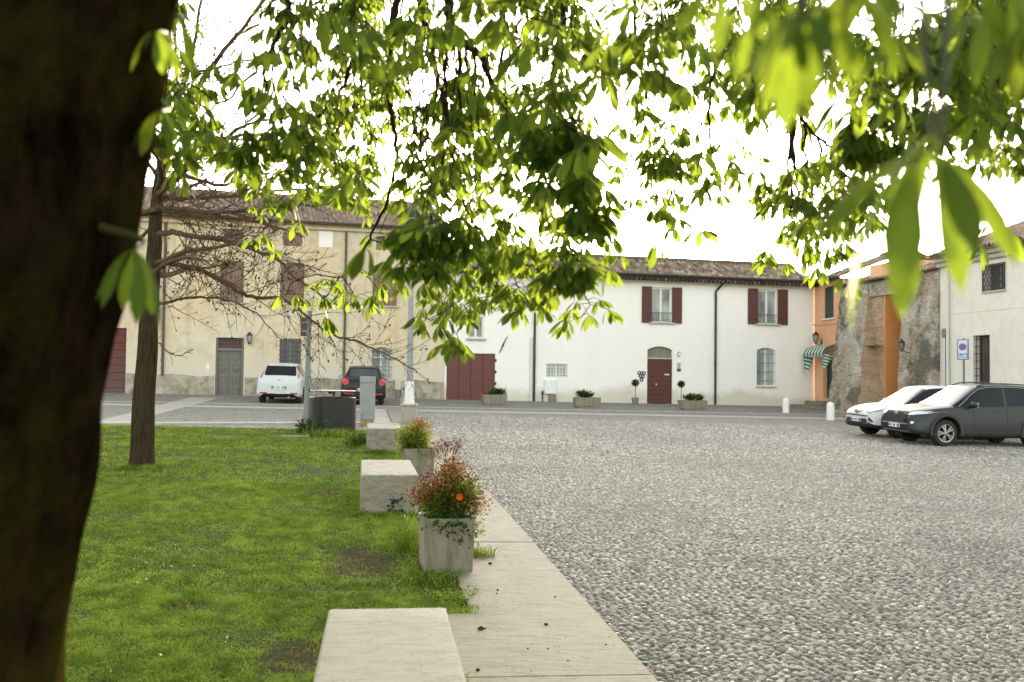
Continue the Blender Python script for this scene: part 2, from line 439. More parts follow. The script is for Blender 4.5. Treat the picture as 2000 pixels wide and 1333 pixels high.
def tile_roof(parent, F, u0, u1, zE, D, zR, over=.42, pitch=.21, row=.36, mat=None, name='roof', back=True):
    """half round tiles in columns, every row stepping over the one below"""
    slope = math.atan2(zR-zE, D); L = (D+over)/math.cos(slope)
    nc = int((u1-u0)/pitch); nr = int(L/row)+1
    V = []; UV = []; seg = 6
    prof = []
    for j in range(nr):
        for e in (0, 1):
            s = min(L, j*row + (0.0 if e == 0 else row*.98)); lift = .03*(1-e)
            prof.append((s, lift, j))
    cols = []
    for i in range(nc):
        for k in range(seg):
            f = k/seg; h = math.sin(f*math.pi*2)*.055
            cols.append((i+f, h))
    cols.append((nc, 0))
    rows = len(prof); n = len(cols)
    jit = RNG.normal(0, .008, (nr, nc+1))
    for s, lift, j in prof:
        for cu, h in cols:
            ci = min(nc-1, int(cu+.25)); hh = h + lift + jit[j, ci]
            sag = .02*math.sin(cu*.21+1)+.015*math.sin(cu*.07)
            V.append((u0+(u1-u0)*cu/nc, -over + s*math.cos(slope), zE - over*math.tan(slope) + s*math.sin(slope) + hh + sag*s/L)); UV.append((cu+.25, j+.5))
    V = np.array(V); M = np.array(F.M); V = V @ M[:3, :3].T + M[:3, 3]
    i = (np.arange(rows-1)[:, None]*n + np.arange(n-1)[None, :]).ravel()
    o = np_mesh(name, V, np.stack([i, i+1, i+n+1, i+n], 1), mat, parent, UV, smooth=False)
    if back:
        m = MB(); m.add([(u0, D, zR), (u1, D, zR), (u1, 2*D+over, zE-.1), (u0, 2*D+over, zE-.1)], [(0, 1, 2, 3)])
        m.tube([(u0, D, zR+.04), (u1, D, zR+.04)], .12, 8)
        m.add([(u0, -over+.05, zE-over*math.tan(slope)-.03), (u1, -over+.05, zE-over*math.tan(slope)-.03), (u1, D, zR-.05), (u0, D, zR-.05)], [(0, 1, 2, 3)])
        m.build('ridge', mat, o, F.M)
    return o
def tile_mat(name, cols):
    t = NT(name); c = t.n('ShaderNodeTexCoord'); u = t.sep(c.outputs['UV'])
    fu = t.math('FLOOR', u[0]); fv = t.math('FLOOR', u[1])
    cb = t.n('ShaderNodeCombineXYZ'); t.l(fu, cb.inputs[0]); t.l(fv, cb.inputs[1])
    wn = t.n('ShaderNodeTexWhiteNoise'); wn.noise_dimensions = '2D'; t.l(cb.outputs[0], wn.inputs[0])
    n = t.noise(t.pos(), .8, 6, .65); n2 = t.noise(t.pos(), 14, 6, .7)
    k = len(cols)
    col = t.ramp(wn.outputs[0], [(i/(k-1), x) for i, x in enumerate(cols)])
    col = t.mix(t.ramp(n, [(.45, 0.0), (.7, .5)]), col, (.16, .14, .105))
    col = t.mix(t.ramp(n2, [(.5, 0.0), (.8, .45)]), col, (.10, .095, .07))
    t.color(col); t.bump(n2, .3, .01); return t.set(.9, spec=.15)
M_TILE = tile_mat('old_clay_tiles', [(.12, .085, .06), (.30, .23, .17), (.19, .13, .09), (.42, .35, .27), (.085, .065, .05), (.24, .17, .12)])
M_TILE2 = tile_mat('dark_clay_tiles', [(.19, .125, .09), (.33, .245, .185), (.25, .17, .125), (.40, .325, .255)])
M_YEL = stucco('yellow_plaster', (.63, .515, .315), (.34, .27, .16), (.64, .575, .435), amt=.58, low=(.60, .555, .44), lowh=1.9)
M_WHT = stucco('white_plaster', (.84, .82, .76), (.70, .67, .59), (.82, .80, .73), amt=.22, low=(.58, .54, .43), lowh=.62)
M_WH2 = stucco('grey_white_plaster', (.74, .71, .64), (.50, .47, .41), (.70, .67, .58), amt=.4)
M_ORG = stucco('orange_plaster', (.74, .40, .235), (.58, .31, .18), (.76, .45, .28), amt=.3)
M_ORD = stucco('deep_orange_plaster', (.64, .26, .085), (.48, .20, .08), (.66, .30, .11), amt=.25)
M_PLI = stucco('rough_plinth', (.34, .30, .21), (.11, .098, .07), (.48, .45, .35), sx=1.6, amt=.95)
M_BRN = wood_paint('brown_red_paint', (.095, .036, .027), (.15, .07, .053), 'X', .35)
M_GATE = wood_paint('gate_paint', (.135, .052, .040), (.18, .085, .066), 'X', .3)
M_OLDW = wood_paint('worn_plank_paint', (.115, .030, .022), (.115, .098, .085), 'X', .6, vertical_wear=2.6)
M_FADE = wood_paint('faded_shutter', (.185, .105, .075), (.30, .225, .165), 'Z', .75)
M_GREYD = wood_paint('grey_door_wood', (.175, .17, .145), (.10, .095, .08), 'Z', .55)
M_WIN = simple('white_window_paint', (.74, .73, .68), .5, var=.06)
M_IRON = simple('dark_iron', (.035, .033, .030), .55, .3, var=.4, scale=20)
M_GIR = simple('grey_iron', (.16, .165, .16), .5, .3, var=.3, scale=20)
M_PIPE = simple('brown_pipe', (.095, .065, .05), .5, .2, var=.3)
M_DPIPE = simple('dark_pipe', (.035, .033, .03), .45, .3, var=.25)
M_WPIPE = simple('pale_pipe', (.60, .60, .56), .5, var=.12)
M_SILL = travertine('sill_stone', (.50, .47, .39), (.30, .27, .21), pit=False)
M_CONC = travertine('weathered_concrete', (.255, .235, .175), (.095, .085, .058), (7, 7, 1.2), pit=False)
M_GRN = simple('green_shutter_paint', (.022, .045, .036), .5, var=.25)
M_BLK = simple('black_interior', (.012, .011, .010), .9, var=.3)
def glass(name, tint=(.16, .19, .19), rough=.06, var=.5, spec=.9):
    t = NT(name); f = t.noise(t.pos((.9, .9, .5)), 1.3, 3, .5)
    t.color(t.ramp(f, [(.35, tuple(x*(1-var) for x in tint)), (.65, tuple(min(1, x*(1+var)) for x in tint))]))
    t.p.inputs['IOR'].default_value = 1.5
    return t.set(rough, spec=spec)
M_GL = glass('window_glass', (.30, .33, .31))  # pale base colour stands in for reflected sky and for curtains
M_GLD = glass('dark_glass', (.06, .068, .065))
def grille(parent, F, r, w, nu, nz, mat, rr=.011, name='grille', ends=.06):
    ua, ub, za, zb = r; m = MB()
    for i in range(nu): u = ua+(ub-ua)*(i+.5)/nu; m.tube([(u, w, za), (u, w, zb)], rr, 5)
    for i in range(nz): z = za+(zb-za)*(i+.5)/nz; m.tube([(ua-ends, w+rr*1.6, z), (ub+ends, w+rr*1.6, z)], rr, 5)
    return m.build(name, mat, parent, F.M)
def ring(m, r, w0, w1, t, rise=0):
    ua, ub, za, zb = r
    m.box(ua, ua+t, w0, w1, za, zb-rise); m.box(ub-t, ub, w0, w1, za, zb-rise); m.box(ua+t, ub-t, w0, w1, za, za+t)
    if not rise: m.box(ua+t, ub-t, w0, w1, zb-t, zb)
def casement(parent, F, r, w=.12, mat=None, gl=None, leaves=2, bars=0, rise=0, t=.06, name='window'):
    """window frame with casements; child: pane"""
    ua, ub, za, zb = r; m = MB(); ring(m, r, w, w+.07, t, rise)
    if rise:
        P = arc_pts(ua, ub, zb-rise, rise); P2 = arc_pts(ua+t, ub-t, zb-rise-.01, max(.02, rise-t*.8))
        for a, b, c, d in zip(P, P[1:], P2, P2[1:]): m.prism([a, b, d, c], w, w+.07)
    for i in range(1, leaves):
        u = ua+(ub-ua)*i/leaves; m.box(u-.05, u+.05, w-.01, w+.06, za+t, zb-t-rise*.2)
    for i in range(1, bars+1):
        z = za+(zb-za)*i/(bars+1)
        for k in range(leaves): m.box(ua+t+(ub-ua)/leaves*k, ua+(ub-ua)/leaves*(k+1)-t*.6, w+.005, w+.045, z-.018, z+.018)
    o = m.build(name, mat or M_WIN, parent, F.M, bevel=.006)
    p = MB(); p.box(ua+t*.5, ub-t*.5, w+.042, w+.05, za+t*.5, zb-t*.5-(rise*.5)); p.build('pane', gl or M_GL, o, F.M)
    return o
def shutter(parent, F, r, w, mat, boards=6, horiz=True, bars=True):
    ua, ub, za, zb = r; m = MB(); n = boards; g = .008
    for i in range(n):
        if horiz: m.box(ua, ub, w-.04, w, za+(zb-za)*i/n+g*.5, za+(zb-za)*(i+1)/n-g*.5)
        else: m.box(ua+(ub-ua)*i/n+g*.5, ua+(ub-ua)*(i+1)/n-g*.5, w-.04, w, za, zb)
    m.box(ua+.01, ub-.01, w-.012, w+.004, za+.01, zb-.01)
    return m.build('shutter', mat, parent, F.M, bevel=.004)
def downpipe(parent, F, u, z0, z1, mat, r=.05, w=-.07, neck=None):
    m = MB(); pts = [(u, w, z0), (u, w, z1)]
    if neck: pts += [(u+neck[0]*.3, w-.02, z1+.12), (u+neck[0], w-neck[1], z1+neck[2])]
    m.tube(pts, r, 10)
    k = int((z1-z0)/1.6)
    for i in range(k+1): zz = z0+.3+i*1.6; m.tube([(u, w, zz), (u, w, zz+.05)], r*1.25, 10); 
    return m.build('downpipe', mat, parent, F.M, smooth=True)

# ================================================================== yellow house
F1 = WF
uL, uR = F1.uz(40, 700)[0], F1.uz(868, 700)[0]
ZE1 = 8.42
def thing_on(name, F, u, label, cat, w=0):
    p = F.pt(u, w); a = math.atan2(F.d.y, F.d.x); return thing(name, (p.x, p.y, gz(p.x, p.y)), a, label, cat)
yh = thing_on('house', F1, (uL+uR)/2, 'faded yellow plaster house with rough stone base, behind the bare tree', 'house')
rG, rD = F1.rect(150, 246, 640, 773), F1.rect(421, 476, 660, 777)
rW1, rW2 = F1.rect(546, 588, 662, 716), F1.rect(725, 765, 678, 740)
rS = [F1.rect(430, 476, 510, 590), F1.rect(548, 594, 515, 592), F1.rect(728, 775, 526, 597)]
rA = [F1.rect(438, 474, 448, 476), F1.rect(553, 590, 455, 481), F1.rect(735, 770, 463, 489)]
rH = F1.rect(771, 783, 761, 786)
op = [rG, rD, rW1, (*rW2, .18)] + rS + rA + [rH]
m = wall_mb((uL, uR), (-.6, ZE1), op); shell(m, uL, uR, -.6, ZE1, 4.0, 10.0)
m.build('wall', M_YEL, yh, F1.M)
roof = tile_roof(yh, F1, uL-.3, uR+.15, ZE1, 4.0, 10.05, mat=M_TILE2)
m = MB(); m.box(uL-.1, uR+.1, -.30, 0.05, ZE1-.22, ZE1-.05); m.box(uL-.1, uR+.1, -.16, .04, ZE1-.38, ZE1-.222); m.build('cornice', M_YEL, yh, F1.M, bevel=.03)
# rough base course between the openings
edges = sorted([(rG[0], rG[1]), (rD[0]-.06, rD[1]+.06), (rH[0], rH[1])]); a = uL
for e0, e1 in edges+[(uR, uR)]:
    L = e0-a
    if L > .1:
        n = max(2, int(L/.35)); m = MB()
        for i in range(n):
            ua, ub = a+L*i/n, a+L*(i+1)/n; ht = F1.base((ua+ub)/2) + .80 + random.uniform(-.05, .05)
            h2 = F1.base((ua+ub)/2) + .80
            m.prism([(ua, -.4), (ub, -.4), (ub, h2+.04*math.sin(ub*3.1)), (ua, h2+.04*math.sin(ua*3.1))], -.045-.01*math.sin(i*1.7), .02)
        m.build('plinth', M_PLI, yh, F1.M)
    a = e1
# garage door of weathered planks
m = MB(); n = 9; g = .012
for i in range(n): m.box(rG[0]+.02, rG[1]-.02, .12, .17, rG[2]+(rG[3]-rG[2])*i/n+g/2+.02, rG[2]+(rG[3]-rG[2])*(i+1)/n-g/2)
m.box(rG[0]+.03, rG[1]-.03, .15, .18, rG[2]+.03, rG[3]-.02); m.build('door', M_OLDW, yh, F1.M, bevel=.006)
# grey panelled double door with transom grille
gd = MB(); um = (rD[0]+rD[1])/2; zt = F1.uz(449, 683)[1]
gd.box(rD[0], rD[0]+.09, .06, .2, rD[2], rD[3]); gd.box(rD[1]-.09, rD[1], .06, .2, rD[2], rD[3]); gd.box(rD[0]+.09, rD[1]-.09, .06, .2, zt-.06, zt+.06)
for s in (0, 1):
    a = rD[0]+.095 + s*(um-rD[0]-.09); b = a + (um-rD[0]-.10)
    gd.box(a, b, .14, .19, rD[2]+.02, zt-.065)
    H = zt-.065-rD[2]-.02; nb = 4
    for i in range(nb):
        za = rD[2]+.02+H*i/nb+.07; zb = rD[2]+.02+H*(i+1)/nb-.07
        ring(gd, (a+.07, b-.07, za, zb), .115, .14, .045)
        gd.box(a+.15, b-.15, .122, .14, za+.08, zb-.08)
        if i == 2: gd.lathe([(0, 0), (.11, 0), (.10, .02), (.05, .035), (0, .035)], 14, Matrix.Translation(((a+b)/2, .122, (za+zb)/2)) @ Matrix.Rotation(rad(90), 4, 'X'), cap=False)
gdo = gd.build('door', M_GREYD, yh, F1.M, bevel=.007); gdo['label'] = 'grey panelled double door'
m = MB(); m.box(rD[0]+.09, rD[1]-.09, .16, .17, zt+.06, rD[3]); m.build('transom', M_BRN, gdo, F1.M)
grille(gdo, F1, (rD[0]+.09, rD[1]-.09, zt+.07, rD[3]-.01), .13, 8, 3, M_GIR, .010, ends=0)
m = MB(); m.box(rD[0]-.15, rD[1]+.15, -.35, .2, rD[2]-.14, rD[2]-.003); m.build('step', M_SILL, yh, F1.M, bevel=.015)
# barred ground floor windows
c1 = casement(yh, F1, rW1, .10, M_GIR, M_GLD, 2, 2); grille(c1, F1, rW1, -.03, 4, 6, M_GIR, .016)
c2 = casement(yh, F1, rW2, .10, M_WIN, M_GL, 2, 2, .18); grille(c2, F1, rW2, -.03, 5, 4, M_GIR, .013)
m = MB(); m.box(rW2[0]-.1, rW2[1]+.12, -.1, .1, rW2[2]-.12, rW2[2]-.004); m.build('sill', M_SILL, c2, F1.M, bevel=.01)
# closed upper shutters, faded
for r in rS:
    um = (r[0]+r[1])/2; s = shutter(yh, F1, (r[0]+.02, um-.006, r[2]+.02, r[3]-.02), .07, M_FADE, 4, False); s2 = shutter(yh, F1, (um+.006, r[1]-.02, r[2]+.02, r[3]-.02), .07, M_FADE, 4, False)
    m = MB(); m.box(r[0]-.12, r[1]+.12, -.09, .05, r[2]-.09, r[2]-.004); m.build('sill', M_SILL, yh, F1.M, bevel=.01)
for r in rA:
    shutter(yh, F1, (r[0]+.02, r[1]-.02, r[2]+.02, r[3]-.02), .08, M_FADE, 4, False)
m = MB(); m.box(rH[0]+.01, rH[1]-.01, .02, .06, rH[2], rH[3]-.01); m.build('hatch', M_GIR, yh, F1.M)
downpipe(yh, F1, F1.uz(318, 700)[0], F1.base(F1.uz(318, 700)[0])+.75, ZE1-.3, M_PIPE, .055)
downpipe(yh, F1, F1.uz(672, 700)[0], F1.base(F1.uz(672, 700)[0])+.1, ZE1-.3, M_PIPE, .05)
m = MB(); m.box(uL-.1, uR, -.56, -.40, ZE1-.16, ZE1-.04); m.build('gutter', M_PIPE, yh, F1.M, bevel=.05)
# pale patch of newer plaster high on the wall
r = F1.rect(623, 650, 452, 483); m = MB(); m.box(r[0], r[1], -.006, .01, r[2], r[3]); m.build('plaster_patch', M_WHT, yh, F1.M)
# lantern and bell plate by the grey door
def lantern(F, u, z, label, s=1.0, w=-.28, glow=False):
    o = thing('wall_lantern', F.pt(u, 0, z), math.atan2(F.d.y, F.d.x), label, 'lamp')
    m = MB(); m.box(u-.05, u+.05, -.03, -.001, z-.1*s, z+.1*s); m.tube([(u, -.02, z-.05*s), (u, w*.5, z-.13*s), (u, w, z-.06*s)], .014, 6)
    m.build('bracket', M_IRON, o, F.M)
    M = F.M @ Matrix.Translation((u, w, z))
    m = MB()
    m.lathe([(.03*s, -.07*s), (.07*s, -.05*s), (.075*s, -.03*s)], 8, M); m.lathe([(.14*s, .28*s), (.155*s, .29*s), (.07*s, .40*s), (.03*s, .44*s), (.0, .48*s)], 8, M)
    for k in range(6):
        a = math.pi/3*k; m.tube([M @ Vector((.075*s*math.cos(a), .075*s*math.sin(a), -.03*s)), M @ Vector((.14*s*math.cos(a), .14*s*math.sin(a), .28*s))], .009, 4)
    m.build('cage', M_IRON, o)
    m = MB(); m.lathe([(.07*s, -.03*s), (.13*s, .28*s)], 6, M); m.build('glass', M_GL, o)
    return o
u, z = F1.uz(487, 668); lantern(F1, u, z, 'small iron lantern on the yellow wall by the grey door', .9, -.2)
u, z = F1.uz(406, 718); o = thing('doorbell_plate', F1.pt(u, 0, z), math.atan2(F1.d.y, F1.d.x), 'small white bell plate on the yellow wall left of the grey door', 'doorbell')
m = MB(); m.box(u-.07, u+.07, -.03, -.001, z-.14, z+.14); m.build('plate', M_WIN, o, F1.M, bevel=.008)
m = MB(); m.lathe([(0, .0), (.02, .0), (.02, .012), (0, .014)], 10, F1.M @ Matrix.Translation((u, -.03, z-.05)) @ Matrix.Rotation(rad(90), 4, 'X'), cap=False); m.build('button', M_GIR, o)

# ================================================================== white house
u0, u1 = F1.uz(868.5, 700)[0], F1.uz(1591, 700)[0]; ZE2 = 6.46
wh = thing_on('house', F1, (u0+u1)/2, 'long white plastered house with brown shutters and dark gutter facing the square', 'house')
rGt = F1.rect(872, 967, 690.5, 785); rB = F1.rect(1067, 1108, 711, 738); rHid = F1.rect(915, 945, 618, 661)
rU1 = F1.rect(1272, 1312, 562, 630); rU2 = F1.rect(1479, 1518, 566, 633)
rDr = F1.rect(1264, 1313, 677, 790); rAr = F1.rect(1478, 1514, 679.5, 755)
op = [rGt, rB, rHid, rU1, rU2, (*rDr, .17), (*rAr, .14)]
m = wall_mb((u0, u1), (-.6, ZE2), op); shell(m, u0, u1, -.6, ZE2, 3.0, 7.7)
m.build('wall', M_WHT, wh, F1.M)
tile_roof(wh, F1, u0-.1, u1+.25, ZE2+.14, 3.0, 7.78, over=.5, mat=M_TILE)
m = MB(); m.box(u0, u1, -.26, .03, ZE2-.03, ZE2+.10); m.box(u0, u1, -.36, .02, ZE2+.102, ZE2+.16); m.build('cornice', M_WIN, wh, F1.M, bevel=.02)
m = MB(); P = []
for i in range(9): a = math.pi*i/8; P.append((-.47-.095*math.cos(a)*-1, ZE2+.24-.12*math.sin(a)))
gu = MB(); gv = []
for i in range(9):
    a = math.pi*i/8; gv.append((-.56+.11*math.cos(a), ZE2+.20-.13*math.sin(a)))
for (y, zz), (y2, z2) in zip(gv, gv[1:]): gu.add([(u0, y, zz), (u1+.3, y, zz), (u1+.3, y2, z2), (u0, y2, z2)], [(0, 1, 2, 3)])
gu.box(u0, u1+.3, -.67, -.655, ZE2+.19, ZE2+.215); gu.box(u0, u1+.3, -.455, -.44, ZE2+.19, ZE2+.24); gu.build('gutter', M_DPIPE, wh, F1.M)
# garage gate: four folding leaves of horizontal boards
gt = MB(); n = 4
for i in range(n):
    a = rGt[0]+(rGt[1]-rGt[0])*i/n+.006; b = rGt[0]+(rGt[1]-rGt[0])*(i+1)/n-.006
    gt.box(a, b, .07, .10, rGt[2]+.05, rGt[3]-.02)
    for k in range(9):
        za = rGt[2]+.05+(rGt[3]-rGt[2]-.07)*k/9; zb = rGt[2]+.05+(rGt[3]-rGt[2]-.07)*(k+1)/9; gt.box(a+.004, b-.004, .055, .072, za+.006, zb-.006)
gto = gt.build('gate', M_GATE, wh, F1.M, bevel=.004); gto['label'] = 'brown red garage gate of horizontal boards'
m = MB(); u, z = F1.uz(921, 742); m.lathe([(0, 0), (.035, 0), (.03, .04), (0, .05)], 10, F1.M @ Matrix.Translation((u, .055, z)) @ Matrix.Rotation(rad(90), 4, 'X'), cap=False); m.build('handle', M_GIR, gto)
for zz in (.15, .38, .62, .86): z = rGt[2]+(rGt[3]-rGt[2])*zz; m = MB(); m.box(rGt[1]-.03, rGt[1]+.05, -.035, -.002, z-.06, z+.06); m.build('hinge', M_IRON, gto, F1.M)
c = casement(wh, F1, rHid, .1, M_WIN, M_GL, 2, 0)
m = MB(); m.box(rHid[0]-.1, rHid[1]+.1, -.1, .1, rHid[2]-.1, rHid[2]-.004); m.build('sill', M_SILL, c, F1.M, bevel=.01)
c = casement(wh, F1, rB, .12, M_WIN, M_GL, 2, 0); grille(c, F1, rB, .02, 7, 2, M_WIN, .016)
for r, sx in ((rU1, (1253, 1331)), (rU2, (1460, 1537.5))):
    c = casement(wh, F1, r, .1, M_WIN, M_GL, 2, 0, t=.07)
    m = MB(); m.box(r[0]-.14, r[1]+.14, -.12, .1, r[2]-.08, r[2]-.004); m.build('sill', M_SILL, c, F1.M, bevel=.01)
    zb = r[2]; sh = F1.uz(sx[0], 600)[0], F1.uz(sx[1], 600)[0]
    for (a, b) in ((sh[0], r[0]+.005), (r[1]-.005, sh[1])):
        s = shutter(c, F1, (a, b, r[2]-.04, r[3]+.03), -.03, M_BRN, 7, True)
    # low balcony rail in front of the casement
    m = MB(); ra = (r[0]+.01, r[1]-.01); m.tube([(ra[0], .02, zb+.46), (ra[1], .02, zb+.46)], .014, 6); m.tube([(ra[0], .02, zb+.06), (ra[1], .02, zb+.06)], .012, 6)
    for i in range(9): uu = ra[0]+(ra[1]-ra[0])*(i+.5)/9; m.tube([(uu, .02, zb+.06), (uu, .02, zb+.46)], .009, 5)
    for i in range(4): uu = ra[0]+(ra[1]-ra[0])*(i+.5)/4; m.ico((uu, .015, zb+.14), .035, 1, (1, .4, 1))
    m.build('balcony_rail', M_GIR, c, F1.M)
# front door: plank leaf, stone lintel bar, grey lunette
zl = F1.uz(1288, 702)[1]
m = MB()
for k in range(10):
    za = rDr[2]+.03+(zl-rDr[2]-.03)*k/10; zb = rDr[2]+.03+(zl-rDr[2]-.03)*(k+1)/10; m.box(rDr[0]+.02, rDr[1]-.02, .10, .15, za+.004, zb-.004)
m.box(rDr[0]+.025, rDr[1]-.025, .13, .16, rDr[2]+.03, zl-.005); m.box(rDr[0], rDr[0]+.02, .06, .2, rDr[2], zl); m.box(rDr[1]-.02, rDr[1], .06, .2, rDr[2], zl)
dr = m.build('door', M_BRN, wh, F1.M, bevel=.004); dr['label'] = 'dark red plank front door under a grey lunette'
m = MB(); m.box(rDr[0], rDr[1], .05, .2, zl, zl+.07); m.build('lintel', M_SILL, dr, F1.M, bevel=.01)
m = MB(); P = arc_pts(rDr[0]+.002, rDr[1]-.002, rDr[3]-.172, .168); m.prism([(rDr[0]+.002, zl+.072)] + P + [(rDr[1]-.002, zl+.072)], .13, .16); m.build('lunette', M_CONC, dr, F1.M)
m = MB(); u, z = F1.uz(1304, 732); m.box(u-.12, u+.12, .085, .099, z-.035, z+.035); m.build('letter_slot', M_WPIPE, dr, F1.M); m = MB(); u, z = F1.uz(1283, 751); m.tube([(u, .085, z-.05), (u, .085, z+.05)], .022, 8); m.ico((u, .07, z-.02), .04, 1)
m.build('handle', M_WPIPE, dr, F1.M)
m = MB(); m.box(rDr[0]-.08, rDr[1]+.08, -.12, .2, rDr[2]-.2, rDr[2]+.02); m.build('step', M_SILL, wh, F1.M, bevel=.015)
c = casement(wh, F1, rAr, .12, M_WIN, M_GL, 2, 0, .14); grille(c, F1, (rAr[0], rAr[1], rAr[2]+.06, rAr[3]-.1), .0, 4, 4, M_GIR, .012, ends=.04)
m = MB(); m.box(rAr[0]-.06, rAr[1]+.06, -.07, .1, rAr[2]-.07, rAr[2]-.004); m.build('sill', M_SILL, c, F1.M, bevel=.01)
u = F1.uz(1043, 700)[0]; downpipe(wh, F1, u, F1.base(u)+.02, ZE2-.2, M_DPIPE, .05, -.08, (0, .38, .3))
u = F1.uz(1037, 700)[0]; downpipe(wh, F1, u, F1.base(u)+.02, 3.6, M_WPIPE, .055, -.08)
u = F1.uz(1396, 700)[0]; downpipe(wh, F1, u, F1.base(u)+.02, ZE2-.45, M_DPIPE, .055, -.08, (.33, .42, .55))
u, z = F1.uz(1395, 560)
# fittings on the white wall
def wall_thing(name, F, px, py, label, cat, w=0):
    u, z = F.uz(px, py); return thing(name, F.pt(u, w, z), math.atan2(F.d.y, F.d.x), label, cat), u, z
o, u, z = wall_thing('wall_tie', F1, 982, 675, 'slanting dark iron wall tie above the garage gate', 'wall anchor')
m = MB(); m.tube([(u-.17, -.03, z-.36), (u-.03, -.035, z-.06), (u+.03, -.035, z+.08), (u+.2, -.03, z+.42)], [.012, .03, .03, .012], 6); m.box(u-.03, u+.03, -.05, -.001, z-.05, z+.05); m.build('bar', M_IRON, o, F1.M)
o, u, z = wall_thing('utility_cabinet', F1, 1073, 765, 'white metal meter cabinet against the white wall under the barred window', 'utility cabinet')
zb = F1.base(u); m = MB(); m.box(u-.27, u+.27, -.16, -.001, zb+.35, zb+1.0); m.build('box', M_WIN, o, F1.M, bevel=.012)
m = MB(); m.box(u-.25, u+.25, -.172, -.161, zb+.37, zb+.98); m.build('door', M_WIN, o, F1.M, bevel=.008)
m = MB(); m.box(u-.05, u+.3, -.12, -.001, zb-.05, zb+.34); m.build('base', M_CONC, o, F1.M, bevel=.012)
o, u, z = wall_thing('meter_pipe', F1, 1059, 770, 'short dark pipe beside the white meter cabinet', 'pipe'); zb = F1.base(u)
m = MB(); m.tube([(u, -.05, zb-.03), (u, -.05, zb+.5)], .03, 8); m.box(u-.06, u+.06, -.03, -.001, zb+.32, zb+.4); m.build('tube', M_DPIPE, o, F1.M)
o, u, z = wall_thing('house_lamp', F1, 1325, 692, 'small cream house lamp right of the red door', 'lamp')
m = MB(); m.box(u-.07, u+.07, -.10, -.001, z-.10, z+.12); m.build('case', M_SILL, o, F1.M, bevel=.03); m = MB(); m.box(u-.05, u+.05, -.115, -.101, z-.07, z+.05); m.build('diffuser', M_WIN, o, F1.M, bevel=.005)
o, u, z = wall_thing('door_sign', F1, 1325.5, 718, 'tall pale sign plate with dark green foot right of the red door', 'sign')
m = MB(); m.box(u-.11, u+.11, -.025, -.001, z-.20, z+.24); m.build('board', simple('pale_sign', (.55, .60, .56), .4, var=.05), o, F1.M, bevel=.004)
m = MB(); m.box(u-.10, u+.10, -.031, -.026, z-.24+.05, z-.06)
m.build('dark_panel', simple('dark_green_sign', (.02, .075, .06), .4, var=.2), o, F1.M)
m = MB()
for k in range(2): m.box(u-.085, u+.085-.03*k, -.031, -.026, z+.15-.05*k, z+.175-.05*k)
m.ico((u, -.028, z+.03), .05, 1, (1, .12, 1)); m.build('print', simple('sign_print', (.16, .22, .20), .5), o, F1.M)
# ornament of small round wreaths beside the door
for k, (px, py, rr) in enumerate([(1248, 729, .075), (1253, 729.5, .07), (1257.5, 729, .075), (1250.5, 735, .07), (1255.5, 735, .07), (1252.5, 742, .075)]):
    o, u, z = wall_thing('wall_wreath', F1, px, py, 'small dark wreath in the triangle of wreaths beside the red door', 'ornament'); o['group'] = 'six small wreaths beside the red door'
    m = MB(); P = [(u+rr*math.cos(a), -.03, z+rr*math.sin(a)) for a in [2*math.pi*i/12 for i in range(13)]]; m.tube(P, .022, 6, cap=False); m.build('hoop', M_IRON, o, F1.M)
# ================================================================== orange house in the corner
F2 = SF
def brick_mat(name):
    t = NT(name); c = t.n('ShaderNodeTexCoord'); p = t.pos()
    cb = t.n('ShaderNodeCombineXYZ'); s = t.sep(p); t.l(t.math('ADD', s[1], t.math('MULTIPLY', s[0], .15)), cb.inputs[0]); t.l(s[2], cb.inputs[1])
    b = t.n('ShaderNodeTexBrick'); t.l(cb.outputs[0], b.inputs['Vector']); b.inputs['Scale'].default_value = 1
    b.inputs['Brick Width'].default_value = .27; b.inputs['Row Height'].default_value = .075; b.inputs['Mortar Size'].default_value = .010
    b.inputs['Color1'].default_value = (.40, .215, .11, 1); b.inputs['Color2'].default_value = (.52, .36, .21, 1); b.inputs['Mortar'].default_value = (.35, .31, .245, 1)
    n = t.noise(p, 1.1, 7, .68, .5); n2 = t.noise(p, 9, 6, .7)
    col = t.mix(t.ramp(n, [(.56, 0.0), (.68, .85)]), b.outputs[0], (.46, .41, .32))
    col = t.mix(t.ramp(n2, [(.48, 0.0), (.75, .8)]), col, (.17, .14, .10))
    t.color(col); t.bump(t.math('ADD', t.math('MULTIPLY', b.outputs[1], -.5), n2), .7, .04); return t.set(.95, spec=.1)
def rubble_mat(name):
    t = NT(name); p = t.pos(); n = t.noise(p, .75, 7, .68, .8); n2 = t.noise(p, 5, 8, .75); 
    v = t.n('ShaderNodeTexVoronoi', feature='F1'); v.inputs['Scale'].default_value = 5.5; t.l(t.pos((1, 1, 1.9)), v.inputs['Vector'])
    st = t.ramp(t.sep(v.outputs['Color'])[0], [(0, (.30, .25, .185)), (.5, (.42, .37, .29)), (.8, (.36, .27, .18)), (1, (.34, .20, .115))])
    pl = t.ramp(n2, [(.3, (.27, .255, .21)), (.7, (.60, .575, .50))])
    c = t.mix(t.ramp(n, [(.44, 0.0), (.53, 1.0)]), pl, st)
    c = t.mix(t.ramp(t.noise(p, .55, 6, .7, .3), [(.50, 0.0), (.60, .85)]), c, (.105, .10, .08))
    t.color(c); t.bump(t.math('ADD', n2, t.math('MULTIPLY', v.outputs['Distance'], -.8)), .9, .08); return t.set(.95, spec=.1)
M_BRICK, M_RUB = brick_mat('worn_brick'), rubble_mat('patched_rubble')
u0 = 0.02; u1 = F2.uz(1641, 700)[0]
zO = F2.uz(1612, 549)[1]
oh = thing_on('house', F2, (u0+u1)/2, 'narrow orange house with green shutters beside the old gate', 'house')
